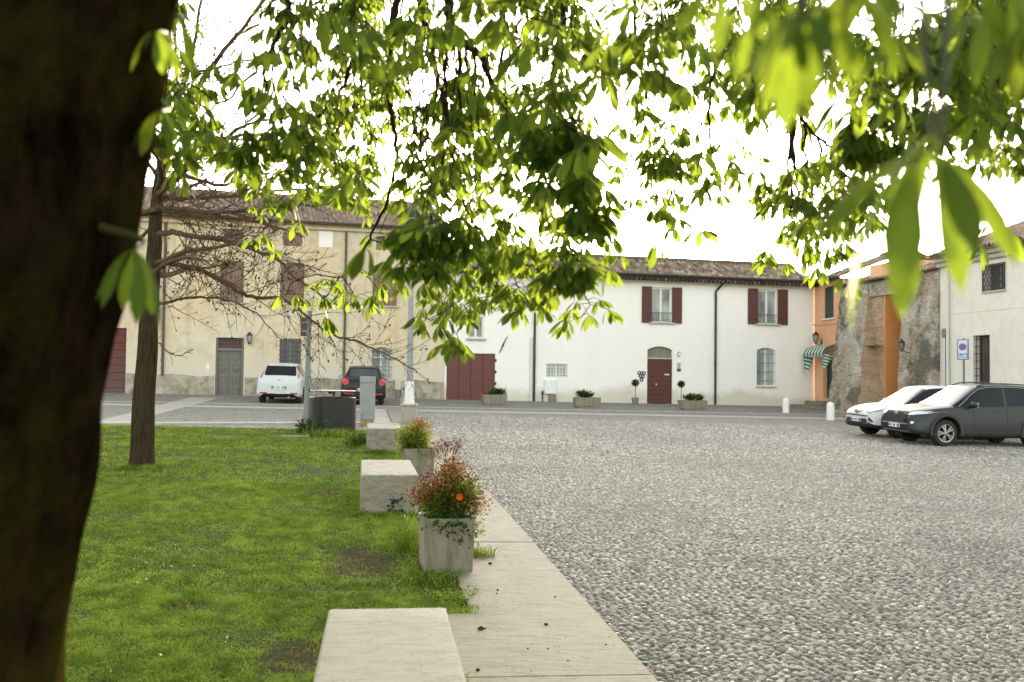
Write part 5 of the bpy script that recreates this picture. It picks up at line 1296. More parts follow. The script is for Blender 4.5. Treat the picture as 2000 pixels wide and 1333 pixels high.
# ------------------------------------------------------------------ dark foreground trunk
def big_trunk():
    edge = [(70, 1333), (88, 1200), (110, 1050), (138, 900), (160, 800), (186, 700), (226, 540), (234, 440), (248, 330), (272, 180), (306, 0), (318, -80)]
    Yc = 1.78
    E = [AT(x, y, Yc) for x, y in edge]; zs = [e.z for e in E]; xs = [e.x for e in E]
    def ex(z):
        if z <= zs[0]: return xs[0] + (zs[0]-z)*-.05
        if z >= zs[-1]: return xs[-1] + (z-zs[-1])*.12
        return float(np.interp(z, zs, xs))
    def rr(z): return .40 - .02*z + max(0, .55-z)**2*1.0
    nz_, na = 150, 120; z0, z1 = -.15, 4.4
    V = []
    for j in range(nz_+1):
        z = z0+(z1-z0)*j/nz_; r = rr(z); cx = ex(z) - r if z > .5 else ex(.5) - rr(.5)
        for i in range(na):
            a = 2*math.pi*i/na; d = Vector((math.cos(a), math.sin(a), 0))
            q = Vector((d.x*r*7, d.y*r*7, z*2.2)); k = mnoise.noise(q)*.5 + mnoise.noise(q*2.3)*.3 + mnoise.noise(Vector((d.x*22*r, d.y*22*r, z*9)))*.25
            q2 = mnoise.noise(Vector((d.x*1.6, d.y*1.6, z*1.4)))
            R = r + k*.036 + q2*.026
            V.append((cx + d.x*R, Yc + d.y*R, z))
    i = np.arange(na); F_ = []
    for j in range(nz_): F_.append(np.stack([j*na+i, j*na+(i+1) % na, (j+1)*na+(i+1) % na, (j+1)*na+i], 1))
    return np.array(V), np.concatenate(F_), Vector((ex(4.3)-.3, Yc, 4.3))
V, Fq, CROWN0 = big_trunk()
CT = thing('chestnut_tree', (-1.1, 1.78, gz(-1.1, 1.78)), 0, 'huge dark mossy trunk at the left edge whose hanging palmate leaves fill the top', 'tree')
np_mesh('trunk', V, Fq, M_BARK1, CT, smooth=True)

# ------------------------------------------------------------------ boughs, twigs
class Skel:
    def __init__(s): s.p = []; s.par = []; s.r = []; s.b = []
    def add(s, p, par, r, b): s.p.append(Vector(p)); s.par.append(par); s.r.append(r); s.b.append(b); return len(s.p)-1
SK = Skel()
def smooth_pts(P, n):
    P = [Vector(p) for p in P]; out = []
    for i in range(len(P)-1):
        p0, p1, p2, p3 = P[max(i-1, 0)], P[i], P[i+1], P[min(i+2, len(P)-1)]
        for k in range(n):
            t = k/n; out.append(.5*((2*p1) + (p2-p0)*t + (2*p0-5*p1+4*p2-p3)*t*t + (3*p1-p0-3*p2+p3)*t**3))
    return out + [P[-1]]
BOUGHS = [
 [(790, -260, 5.0), (800, -100, 5.2), (835, 60, 5.3), (862, 180, 5.4), (880, 300, 5.5), (905, 400, 5.5), (960, 480, 5.4), (1050, 525, 5.2)],
 [(850, -200, 4.2), (880, 30, 4.3), (940, 120, 4.3), (1000, 230, 4.4), (1060, 310, 4.4), (1110, 400, 4.4), (1135, 500, 4.4)],
 [(740, -220, 6.5), (722, 0, 6.6), (712, 120, 6.7), (690, 220, 6.8), (610, 300, 6.8), (530, 350, 6.8)],
 [(640, -200, 5.8), (690, 60, 5.8), (665, 180, 5.8), (600, 240, 5.7), (510, 290, 5.6), (430, 330, 5.5)],
 [(1490, -200, 5.0), (1530, 60, 5.2), (1543, 200, 5.3), (1550, 330, 5.4), (1565, 430, 5.4), (1590, 520, 5.4)],
 [(1570, -200, 5.6), (1548, 150, 5.5), (1590, 260, 5.4), (1660, 300, 5.3), (1740, 335, 5.2)],
 [(1700, -150, 3.6), (1712, 60, 3.6), (1728, 150, 3.6), (1775, 260, 3.5)],
 [(1240, -250, 6), (1235, -50, 6.2), (1255, 150, 6.4), (1290, 280, 6.4), (1320, 370, 6.4)],
 [(1390, -200, 5.5), (1405, 50, 5.6), (1385, 200, 5.7), (1395, 330, 5.7), (1420, 420, 5.6)],
 [(960, -200, 7), (985, 50, 7.2), (965, 200, 7.3), (935, 350, 7.3), (890, 470, 7.3), (860, 560, 7.2)],
 [(560, -200, 4.6), (565, 0, 4.6), (530, 100, 4.6), (470, 170, 4.6), (400, 225, 4.6)],
 [(1860, -150, 4.3), (1880, 100, 4.4), (1900, 230, 4.4), (1940, 320, 4.3)],
 [(1080, -220, 5.0), (1100, 20, 5.0), (1080, 160, 5.1), (1110, 280, 5.1), (1090, 400, 5.1)],
 [(820, -220, 6.0), (770, 40, 6.1), (760, 180, 6.2), (775, 300, 6.2), (745, 420, 6.1), (700, 500, 6.0), (650, 560, 5.9), (630, 590, 5.9)],
]
for bi, B in enumerate(BOUGHS):
    P = [AT(x, y, d) for x, y, d in B]
    a = P[0]; mid = CROWN0.lerp(a, .5) + Vector((0, 0, .9)); mid.x += random.uniform(-.3, .3)
    full = smooth_pts([CROWN0 + Vector((random.uniform(-.1, .1), random.uniform(-.1, .1), random.uniform(-.5, 0))), mid] + P, 7)
    prev = -1; n = len(full)
    for i, p in enumerate(full):
        w = .005 + .042*(1-i/n)**2.2
        j = p + rand_dir()*.012*(1 if i > 4 else 0)
        prev = SK.add(j, prev, w, bi)
def interp(L, x): return float(np.interp(x, [a for a, _ in L], [b for _, b in L]))
LOW = [(285, 260), (330, 330), (400, 345), (470, 350), (520, 420), (570, 430), (620, 390), (680, 420), (720, 450), (770, 500), (820, 560), (880, 620), (960, 600), (1020, 590), (1060, 615), (1120, 610), (1150, 560), (1165, 420), (1190, 350), (1250, 400), (1290, 400), (1350, 330), (1400, 370), (1450, 420), (1500, 490), (1560, 470), (1610, 500), (1680, 440), (1750, 380), (1820, 330), (1900, 340), (1960, 420), (2060, 380)]
tips = []
def gap(x, y): return mnoise.noise(Vector((x*.0062, y*.0062, 3.7)))
tries = 0
while len(tips) < 1060 and tries < 20000:
    tries += 1
    x = random.uniform(285, 2040); y = random.uniform(-180, 620)
    lo = interp(LOW, x)
    if y > lo: continue
    g = gap(x, y); den = 1.0
    if x > 1160 and y > 230: den = .45
    if x > 1640: den *= (1.2 if y < 290 else .75)
    if x < 560: den *= .62
    if 330 < x < 520 and y < 210: den *= .5
    if y < 0: den *= .7
    if random.random() > den*(1.0 if g > -.05 else .28): continue
    if lo-y < 60 and random.random() < .35: continue
    tips.append((x, y))
EXTRA = [(628, 590, 5.9), (690, 575, 6.0), (738, 565, 6.1), (805, 545, 5.2), (836, 625, 5.4), (885, 650, 4.6), (880, 600, 5.2), (1264, 470, 3.6), (1314, 440, 4.0), (1042, 605, 5.0), (960, 580, 5.0), (1135, 620, 5.2), (1150, 590, 5.3), (1660, 530, 4.6), (1605, 405, 5.0), (1945, 455, 4.2), (560, 575, 6.2), (512, 455, 5.5), (575, 400, 5.4), (1500, 500, 5.2), (1382, 370, 5.3), (1640, 480, 5.5), (930, 560, 5.3), (1090, 560, 5.0), (1010, 560, 4.9), (750, 470, 2.75), (880, 440, 3.0), (1110, 250, 2.7), (1085, 30, 2.4), (970, 205, 2.9), (1200, 90, 2.7), (560, 10, 2.2), (645, 40, 2.5), (1380, 130, 3.0), (735, 340, 3.0), (1845, 60, 2.3), (1960, 250, 3.6), (330, 60, 3.6), (1470, 150, 4.0), (1900, 190, 3.4), (1800, 180, 3.2), (1045, 105, 2.7), (1120, 40, 2.6), (1155, 265, 2.8), (1235, 110, 2.9), (990, 235, 2.8), (690, 25, 2.5), (605, 70, 2.5), (1330, 85, 2.9), (1295, 20, 2.7), (875, 25, 2.7), (1420, 60, 2.8), (1105, 330, 3.2), (650, 560, 5.6), (785, 520, 5.6), (1290, 380, 4.6), (1460, 330, 4.8), (1545, 470, 4.6), (1385, 300, 4.8), (1700, 60, 2.6), (1780, 120, 2.6), (1880, 330, 3.4), (1750, 20, 2.2)]
pos = lambda: np.array([tuple(p) for p in SK.p])
LEAVES = []                                     # hub, out direction, leaflet length, number, opening, spin
order = sorted([(x, y, None) for x, y in tips] + EXTRA, key=lambda t: t[1])
for (x, y, d) in order:
    P = pos(); R_ = np.array(SK.r)
    if d is None:
        # nearest bough in the view decides roughly how far away this twig hangs
        q = RC.transposed(); 
        C_ = (P - np.array(CAM)) @ np.array(RC); px = 1000 + F*C_[:, 0]/-C_[:, 2]; py = 666.5 - F*C_[:, 1]/-C_[:, 2]
        D2 = (px-x)**2 + ((py-y)*1.0)**2 + np.where(py > y-10, 60000, 0) + np.where(C_[:, 2] > -1, 1e9, 0)
        D2 += RNG.uniform(0, 9000, len(D2)); k = int(np.argmin(D2)); d = float(P[k, 1]) + random.gauss(0, .75)
        d = max(2.9 if y < 200 else 3.9, min(8.3, d))
    tip = AT(x, y, d)
    dv = P - np.array(tip); dist = np.linalg.norm(dv, axis=1)
    cost = dist + np.where(dv[:, 2] < .05, 1.6, 0) + np.where(R_ > .03, .5, 0)
    k = int(np.argmin(cost)); a = SK.p[k]; L = (tip-a).length
    n = max(3, int(L/.10)); prev = k
    bow = Vector((random.gauss(0, .10), random.gauss(0, .10), 0))*L; up = Vector((0, 0, .16*L))
    r0 = min(SK.r[k]*.75, .0045+.0035*L)
    for i in range(1, n+1):
        t = i/n; p = a.lerp(tip, t) + (bow+up)*(4*t*(1-t))*.8 + rand_dir()*.010*(1 if i < n else 0)
        prev = SK.add(p, prev, r0*(1-t)+.0024*t, SK.b[k])
        if .3 < t < .9 and random.random() < .13: LEAVES.append((p, rand_dir(), random.uniform(.085, .125), random.choice([5, 5, 6]), random.uniform(.3, .75)))
    for m_ in range(random.choice([2, 3, 3, 4]) if d > 3.7 else 1):
        LEAVES.append((tip + Vector((0, 0, random.uniform(-.01, .02))), rand_dir(), random.uniform(.092, .145), random.choice([5, 5, 6, 7]), random.uniform(.22, .75)))
# bare hanging twigs in bundles
for (x, y) in [(random.gauss(740, 60), random.uniform(120, 330)) for _ in range(46)]+[(random.gauss(880, 55), random.uniform(160, 400)) for _ in range(50)]+[(random.gauss(1555, 45), random.uniform(240, 470)) for _ in range(34)]+[(random.uniform(950, 1500), random.uniform(60, 320)) for _ in range(46)]+[(random.uniform(420, 660), random.uniform(120, 340)) for _ in range(26)]:
    P = pos(); C_ = (P - np.array(CAM)) @ np.array(RC); px = 1000 + F*C_[:, 0]/-C_[:, 2]; py = 666.5 - F*C_[:, 1]/-C_[:, 2]
    D2 = ((px-x)*2.2)**2 + (py-(y-random.uniform(120, 260)))**2 + np.where(C_[:, 2] > -1, 1e9, 0) + np.where(np.array(SK.b) == 50, 1e9, 0)
    k = int(np.argmin(D2)); a = SK.p[k]; tip = AT(x, y, a.y + random.gauss(0, .15)); n = max(4, int((tip-a).length/.08)); prev = k; r0 = min(SK.r[k], .009)
    for i in range(1, n+1):
        t = i/n; prev = SK.add(a.lerp(tip, t) + Vector((random.gauss(0, .010), random.gauss(0, .010), .10*(tip-a).length*4*t*(1-t)*.5)), prev, r0*(1-t)+.0022*t, SK.b[k])
# blurred leaves close to the lens, and leaves beside the trunk
HERO = [(1815, 290, .95, .20, 6, .30), (1835, 285, .97, .165, 5, .8), (1560, 20, .82, .095, 7, .42), (1600, 0, .85, .105, 6, .4), (1500, -10, .88, .10, 6, .5), (1640, -20, .86, .10, 6, .45), (1960, -30, 1.2, .165, 7, .32), (1900, -40, 1.1, .12, 6, .7), (1420, -40, .98, .09, 6, .5), (1700, -50, .92, .10, 6, .5), (2010, 40, 1.2, .15, 6, .4), (1560, 60, .84, .085, 5, .3),
        (306, 60, 1.75, .12, 6, .35), (312, 215, 1.8, .105, 6, .3), (262, 485, 1.62, .155, 6, .22), (345, 30, 2.1, .11, 6, .6)]
for (x, y, d, ln, n_, op) in HERO:
    h = AT(x, y, d); LEAVES.append((h, None, ln, n_, op))
    top = h + Vector((random.uniform(-.1, .1), random.uniform(.0, .3), random.uniform(.6, 1.0)))
    if x < 400: top = Vector((h.x-.16, h.y+.10, h.z+.06))
    prev = -1; a = top
    for i in range(9):
        t = i/8; p = a.lerp(h, t) + Vector((.05, .04, 0))*math.sin(t*3.1); prev = SK.add(p, prev, .006*(1-t)+.003, 50)
# the rest of the crown overhead and around, out of the picture but shading the square
for _ in range(2600):
    a = random.uniform(0, 2*math.pi); rr_ = 7.2*math.sqrt(random.random()); x, y = -1+rr_*math.cos(a), 1.8+rr_*math.sin(a)
    zlo = 3.2; z = random.uniform(zlo, 8.5-rr_*.35)
    v = Vector((x, y, z)); q = RC.transposed() @ (v-CAM)
    if q.z < 0:
        px, py = 1000+F*q.x/-q.z, 666.5-F*q.y/-q.z
        if -150 < px < 2150 and -120 < py < 1400: continue
    LEAVES.append((v, rand_dir(), random.uniform(.14, .22), 6, random.uniform(.5, 1.1)))
def build_leaves(name, LV, mat, parent):
    rows, cols = 7, 3; S = np.linspace(0, 1, rows)
    Vs, Us = [], []; pet = []
    for (h, dr, ln, n, op) in LV:
        wf = .115 if dr is None else .148
        hub = np.array(h)
        if dr is not None:
            o = np.array((dr.x, dr.y, -.15+.5*dr.z)); pl = random.uniform(.05, .13); h2 = hub + o*pl + np.array((0, 0, -.15*pl)); pet.append((h, Vector(h2))); hub = h2
            tilt = (o[0]*.35, o[1]*.35)
        else: tilt = (random.uniform(-.15, .15), random.uniform(-.15, .15))
        phi0 = random.uniform(0, 6.28); span = random.uniform(4.2, 5.6)
        for k in range(n):
            f = k/(n-1)-.5; phi = phi0 + f*span + random.gauss(0, .10); L = ln*(1-.42*abs(f)*1.4+random.gauss(0, .05)); th0 = op*(.75+.5*random.random())
            th = th0 + .85*(1-S)**1.7 - .14*S
            dl = np.stack([np.sin(th)*np.cos(phi)+tilt[0], np.sin(th)*np.sin(phi)+tilt[1], -np.cos(th)], 1); dl /= np.linalg.norm(dl, axis=1)[:, None]
            c = hub + np.concatenate([np.zeros((1, 3)), np.cumsum((dl[1:]+dl[:-1])/2*L/(rows-1), 0)])
            wd = np.array((-math.sin(phi), math.cos(phi), 0)) ; nn = np.cross(wd, dl); 
            tw = random.gauss(0, .35); wv = np.cos(tw)*wd[None]+np.sin(tw)*nn
            hwid = L*wf*np.array([.05, .24, .52, .82, 1.0, .80, .06])
            fold = .28
            for cc, sg in ((0, -1), (1, 0), (2, 1)):
                Vs.append(c + wv*(sg*hwid)[:, None] + nn*(abs(sg)*hwid*fold)[:, None]); Us.append(np.stack([np.full(rows, float(sg)), S], 1))
    V = np.array(Vs).reshape(-1, 3, rows, 3); N = len(V); U = np.array(Us).reshape(-1, 3, rows, 2)
    idx = np.arange(N)[:, None, None]*(3*rows) + (np.arange(2)[None, :, None]*rows + np.arange(rows-1)[None, None, :])
    q = np.stack([idx, idx+rows, idx+rows+1, idx+1], -1).reshape(-1, 4)
    return np_mesh(name, V.reshape(-1, 3), q, mat, parent, U.reshape(-1, 2), smooth=True), pet
crown, PET = build_leaves('crown', LEAVES, M_LEAF, CT)
def skel_tubes(name, ids, mat, parent, seg):
    """tubes along the chains of the skeleton, as one mesh"""
    P, R, Fs = [], [], []; base = 0
    child = {}
    for i in ids:
        if SK.par[i] >= 0: child.setdefault(SK.par[i], []).append(i)
    m = MB(); done = set()
    idset = set(ids)
    starts = [i for i in ids if SK.par[i] < 0] + [c for k, v in child.items() for c in sorted(v)[1:] if k in idset]
    extra = [c for k, v in child.items() if k not in idset for c in v]
    for s in starts+extra:
        chain = [s]; 
        while chain[-1] in child: chain.append(sorted(child[chain[-1]])[0])
        pts = [SK.p[i] for i in chain]; rs = [SK.r[i] for i in chain]
        if SK.par[s] >= 0: pts = [SK.p[SK.par[s]]] + pts; rs = [min(SK.r[SK.par[s]], rs[0])] + rs
        if len(pts) > 1: m.tube(pts, rs, seg, cap=False)
    return m.build(name, mat, parent, smooth=True)
for bi in list(range(len(BOUGHS))):
    ids = [i for i in range(len(SK.p)) if SK.b[i] == bi]; skel_tubes('bough', ids, M_TWIG, CT, 6)
ids = [i for i in range(len(SK.p)) if SK.b[i] == 50]
m = MB()
for a, b in PET: m.tube([a, a.lerp(b, .5)+Vector((0, 0, .012)), b], [.0022, .0018, .0016], 4, cap=False)
chn = []
for i in ids:
    if SK.par[i] < 0: chn.append([i])
    else: chn[-1].append(i)
for c in chn: m.tube([SK.p[i] for i in c], [SK.r[i] for i in c], 6, cap=False)
m.build('leaf_stalks', leaf_mat('stalk_green', (.05, .055, .018), (.08, .08, .02), .2, .2, veins=False), CT, smooth=True)

# ------------------------------------------------------------------ bare spring tree on the lawn
BT = G(277, 923); YT = BT.y
bt = thing('bare_tree', (BT.x, BT.y, gz(BT.x, BT.y)), 0, 'slender leafless tree with a tangle of spreading twigs on the lawn', 'tree')
TR_ = [(277, 932), (279, 880), (282, 780), (287, 680), (292, 590), (298, 500), (304, 425), (312, 350), (322, 285), (334, 238)]
TRR = [.225, .185, .170, .155, .132, .115, .10, .09, .082, .075]
P = [AT(x, y, YT) for x, y in TR_]; SP = smooth_pts(P, 5); RS = list(np.interp(np.linspace(0, 1, len(SP)), np.linspace(0, 1, len(TRR)), TRR))
m = MB(); SPj = [p + Vector((mnoise.noise(p*1.3)*.03, mnoise.noise(p*1.3+Vector((5, 5, 5)))*.03, 0)) for p in SP]
m.tube(SPj, RS, 22); tr = m.build('trunk', M_BARK2, bt, smooth=True)
def sub_branches(m, pts, r0, depth, lenf, upb=.05, dens=1.0):
    """grow side twigs along a branch polyline"""
    L = sum((b-a).length for a, b in zip(pts, pts[1:])); s = .12*L if depth < 2 else .15*L; acc = 0; side = random.choice((-1, 1))
    nxt = s
    for a, b in zip(pts, pts[1:]):
        seg = (b-a).length
        while acc+seg > nxt:
            f = (nxt-acc)/seg; p = a.lerp(b, f); t = nxt/L; d = (b-a).normalized(); side *= -1
            ax = d.orthogonal().normalized(); ax.rotate(Matrix.Rotation(random.uniform(0, 6.28), 3, d))
            nd = (d*random.uniform(.55, 1.0) + ax*random.uniform(.5, 1.0) + Vector((0, 0, upb))).normalized()
            ln = L*lenf*(1.05-t*.75)*random.uniform(.5, 1.15); rr = max(.0045, r0*(1-t*.75)*.5)
            if ln > .10:
                n = max(3, int(ln/.14)); q = [p]; dd = nd.copy()
                for i in range(n):
                    dd = (dd + rand_dir()*.20 + Vector((0, 0, random.choice((-.05, .07, .09))))).normalized(); q.append(q[-1]+dd*ln/n)
                m.tube(q, [max(.0036, rr*(1-.75*i/n)) for i in range(n+1)], 4 if depth else 5, cap=False)
                if depth < 2: sub_branches(m, q, rr, depth+1, .42, .08, dens)
                if depth == 2 or random.random() < .25: m.ico(q[-1], random.uniform(.010, .018), 1, (1, 1, 1.4))
            nxt += random.uniform(.085, .17)*(1 if depth == 0 else .95)/dens
        acc += seg
LIMBS = [([(255, 424), (306, 409), (350, 408), (405, 416), (491, 413), (560, 402), (640, 400), (700, 392)], .075, -.5),
 ([(300, 462), (339, 454), (379, 462), (438, 469), (497, 489), (537, 505), (570, 535), (603, 561), (650, 590), (700, 600)], .070, -.9),
 ([(297, 520), (340, 516), (400, 530), (450, 560), (490, 580), (550, 584), (590, 608), (640, 650), (695, 667), (750, 690), (810, 722)], .066, .3),
 ([(290, 602), (330, 590), (380, 582), (440, 586), (500, 612), (545, 662)], .042, -.4),
 ([(305, 380), (345, 388), (420, 386), (500, 380), (580, 372), (660, 386), (740, 402)], .06, .9),
 ([(318, 305), (370, 345), (430, 361), (480, 352), (520, 338), (590, 352)], .055, -.7),
 ([(330, 252), (360, 266), (420, 268), (520, 276), (600, 262)], .05, .6),
 ([(288, 668), (312, 672), (332, 690), (352, 694), (378, 681)], .018, 0),
 ([(334, 238), (352, 190), (362, 150), (375, 100), (388, 40), (398, -60), (405, -160)], .078, .2),
 ([(334, 238), (360, 205), (400, 150), (450, 85), (500, 20), (560, -70), (610, -150)], .082, -.4),
 ([(350, 190), (345, 130), (342, 60), (350, -40), (345, -130)], .05, .5),
 ([(360, 140), (400, 138), (440, 128), (480, 118), (540, 122)], .04, .6),
 ([(300, 440), (270, 470), (235, 480), (180, 500)], .05, .4), ([(310, 345), (270, 300), (220, 290), (150, 270)], .05, -.3), ([(296, 540), (260, 560), (210, 600), (150, 640)], .045, .8)]
for k in range(7): pass
for (L, r0, dp) in LIMBS:
    n = len(L); P = [AT(x, y, YT + dp*1.6*(i/(n-1))**1.0) for i, (x, y) in enumerate(L)]; q = smooth_pts(P, 5); r0 *= .72
    q = [p + rand_dir()*.018 for p in q]
    m = MB(); N = len(q); m.tube(q, [max(.008, r0*(1-.82*(i/N)**.8)) for i in range(N)], 8, cap=False)
    sub_branches(m, q, r0*.5, 0, .40, .0, 1.15); m.build('limb', M_TWIG2, bt, smooth=True)
# limbs that reach towards and away from the viewer
for k in range(8):
    y0 = random.uniform(330, 600); i = min(range(len(SP)), key=lambda j: abs(SP[j].z - AT(300, y0, YT).z)); p = SPj[i]
    az = random.choice((1, -1))*random.uniform(.8, 1.5) + (0 if k % 2 else .25); dd = Vector((math.cos(az)*.9+.15, math.sin(az), random.uniform(-.05, .2))).normalized(); q = [p]; ln = random.uniform(2.6, 4.2)
    for j in range(16): dd = (dd + rand_dir()*.10 + Vector((0, 0, .03 if j < 6 else -.03))).normalized(); q.append(q[-1]+dd*ln/16)
    m = MB(); m.tube(q, [max(.008, .05*(1-.8*j/16)) for j in range(17)], 7, cap=False); sub_branches(m, q, .028, 0, .30, .02, .9); m.build('limb', M_TWIG2, bt, smooth=True)
# ================================================================== grass, pebbles, weeds, bushes
def in_lawn(x, y):
    u = (x-PO.x)*PQ.x + (y-PO.y)*PQ.y
    v_ = (x-PO.x)*PD.x + (y-PO.y)*PD.y
    edge = np.where(v_ < VW, -1.44, -.975) + .05*np.sin(y*3.1)+.04*np.sin(y*7.7+1) + .10*np.exp(-((y-8.4)/.5)**2)
    a, b = lp[3], lp[4]                          # far edge
    side = (b.x-a.x)*(y-a.y)-(b.y-a.y)*(x-a.x)
    return (u < edge) & (side > 0) & (x > -14.5)
PATCH = [(G(715, 1115), .42, .22), (G(640, 975), .25, .12), (G(365, 1200), .24, .07), (G(590, 1290), .26, .10), (G(905, 1150), .12, .1), (G(690, 1090), .2, .12), (G(560, 1320), .3, .1)]
def frustum_pts(n, y0, y1, xmin=-.56, xmax=.56):
    y = np.sqrt(RNG.uniform(y0*y0, y1*y1, n)); x = RNG.uniform(xmin, xmax, n)*y; return x, y
BENCHES = [o for o in COL.objects if o.type == 'EMPTY' and o.get('category') in ('bench',)]
def clear_of(x, y):
    k = np.ones(len(x), bool)
    for c, rx, ry in PATCH:
        d = ((x-c.x)/rx)**2 + ((y-c.y)/(ry*3.2))**2; k &= ~((d < 1) & (RNG.random(len(x)) < .88*np.clip(1.25-d, 0, 1)))
    for o in BENCHES:
        M = np.array(wmat(o).inverted()); lx = M[0, 0]*x+M[0, 1]*y+M[0, 3]; ly = M[1, 0]*x+M[1, 1]*y+M[1, 3]
        k &= ~((np.abs(lx) < .40) & (np.abs(ly) < 1.06))
    return k
def lawn_tone(x, y):
    out = np.empty(len(x))
    for i in range(len(x)): out[i] = mnoise.noise(Vector((x[i]*1.1, y[i]*1.1, 0)))*.6+mnoise.noise(Vector((x[i]*4.5, y[i]*4.5, 2)))*.4
    return out
def blades(x, y, h, wd, lean=.5, zb=.05):
    n = len(x); a = RNG.uniform(0, 6.283, n); hh = h*RNG.uniform(.55, 1.25, n); ww = wd*RNG.uniform(.7, 1.3, n)
    dx, dy = np.cos(a), np.sin(a); b = RNG.uniform(0, 6.283, n); ln = hh*RNG.uniform(.1, 1, n)*lean*2
    z = GB*x+GC*y+zb-.005
    lx, ly = np.cos(b)*ln, np.sin(b)*ln
    V = np.zeros((n, 6, 3))
    for i, (t, wf) in enumerate(((0, 1.0), (.6, .85), (1.0, .12))):
        k = t*t; zz = hh*(t-.25*t*t*lean)
        V[:, 2*i, 0] = x-dx*ww*wf/2+lx*k; V[:, 2*i, 1] = y-dy*ww*wf/2+ly*k; V[:, 2*i, 2] = z+zz
        V[:, 2*i+1, 0] = x+dx*ww*wf/2+lx*k; V[:, 2*i+1, 1] = y+dy*ww*wf/2+ly*k; V[:, 2*i+1, 2] = z+zz
    i = np.arange(n)[:, None]*6
    f = np.concatenate([i+np.array([[0, 1, 3, 2]]), i+np.array([[2, 3, 5, 4]])], 0)
    return V.reshape(-1, 3), f
def clover(x, y, r, zb=.05, hmin=.02, hmax=.045):
    n = len(x); V = np.zeros((n, 4, 3)); a = RNG.uniform(0, 6.283, n); rr = r*RNG.uniform(.6, 1.3, n); z = GB*x+GC*y+zb+RNG.uniform(hmin, hmax, n)
    tx, ty = RNG.normal(0, .35, n), RNG.normal(0, .35, n)
    for k in range(4):
        c, s = np.cos(a+k*math.pi/2)*rr*(1 if k % 2 else .7), np.sin(a+k*math.pi/2)*rr*(1 if k % 2 else .7)
        V[:, k, 0] = x+c; V[:, k, 1] = y+s; V[:, k, 2] = z+c*tx+s*ty
    i = np.arange(n)[:, None]*4
    return V.reshape(-1, 3), i+np.array([[0, 1, 2, 3]])
def grass_mat(name, lo, mid, hi, dry=None):
    t = NT(name); r = t.island(); p = t.pos((1, 1, .1)); n = t.noise(p, .9, 5, .6); n2 = t.noise(p, 5, 4, .6)
    c = t.ramp(r, [(0, lo), (.5, mid), (1, hi)])
    c = t.mix(t.ramp(n, [(.4, 0.0), (.68, .75)]), c, tuple(x*1.25 for x in hi))
    c = t.mix(t.ramp(n2, [(.42, .6), (.56, 0.0)]), c, tuple(x*.6 for x in lo))
    if dry: c = t.mix(t.ramp(t.noise(p, 1.7, 6, .65), [(.62, 0.0), (.74, .7)]), c, dry)
    t.color(c); t.set(.75, spec=.06)
    tr = t.n('ShaderNodeBsdfTranslucent'); t.l(c, tr.inputs[0]); ms = t.n('ShaderNodeMixShader'); ms.inputs[0].default_value = .35
    t.l(t.p.outputs[0], ms.inputs[1]); t.l(tr.outputs[0], ms.inputs[2]); t.l(ms.outputs[0], t.out.inputs[0]); return t.m
M_GRASS = grass_mat('lawn_grass', (.10, .175, .020), (.205, .295, .030), (.32, .395, .050), (.39, .38, .12))
parts_v, parts_f, off = [], [], 0
for (n, y0, y1, h, wd, lean) in ((230000, 3.0, 8, .034, .0046, .8), (230000, 7.5, 14.5, .034, .0072, .8), (170000, 14, 26.5, .036, .0135, .8)):
    x, y = frustum_pts(n, y0, y1, -.60, .06); k = in_lawn(x, y) & clear_of(x, y); x, y = x[k], y[k]
    tone = lawn_tone(x[::1], y) if len(x) < 400000 else np.zeros(len(x))
    keep = RNG.random(len(x)) < np.clip(.80+tone*.9, .35, 1); x, y = x[keep], y[keep]; tone = tone[keep]
    V, f = blades(x, y, h*(1+tone*.9), wd, lean); parts_v.append(V); parts_f.append(f+off); off += len(V)
    m_ = int(len(x)*.45); cx, cy = x[:m_]+RNG.normal(0, .02, m_), y[:m_]+RNG.normal(0, .02, m_)
    V, f = clover(cx, cy, .0062*(1 if y0 < 5 else 1.4 if y0 < 10 else 2.2)); parts_v.append(V); parts_f.append(f+off); off += len(V)
# ragged longer tufts along the path edge and around the stones
def tuft_line(pts, n, spread, h, wd):
    global off
    xs, ys = [], []
    for _ in range(n):
        c = random.choice(pts); xs.append(c[0]+random.gauss(0, spread)); ys.append(c[1]+random.gauss(0, spread))
    x, y = np.array(xs), np.array(ys); V, f = blades(x, y, h, wd, .7); parts_v.append(V); parts_f.append(f+off); off += len(V)
edge = [tuple(PF.pt((-.99 if v > VW else -1.44)+.03*math.sin(v*5), v))[:2] for v in np.arange(3.5, 25, .12) if not (8.0 < v < 9.6)]
tuft_line(edge, 9000, .045, .055, .006)
for o in BENCHES:
    M = wmat(o); P = [tuple((M @ Vector((sx*.39, t, 0)))[:2]) for sx in (-1, 1) for t in np.linspace(-1.07, 1.07, 24)] + [tuple((M @ Vector((t, -1.09, 0)))[:2]) for t in np.linspace(-.38, .38, 12)]
    tuft_line(P, 3200, .035, .085, .007)
tuft_line([tuple(BT + Vector((.24*math.cos(a), .24*math.sin(a), 0)))[:2] for a in np.linspace(0, 6.28, 16)], 1400, .06, .12, .010)
g = np_mesh('grass', np.concatenate(parts_v), np.concatenate(parts_f), M_GRASS); tag(g, kind='stuff', label='short green lawn grass with clover and bare spots')
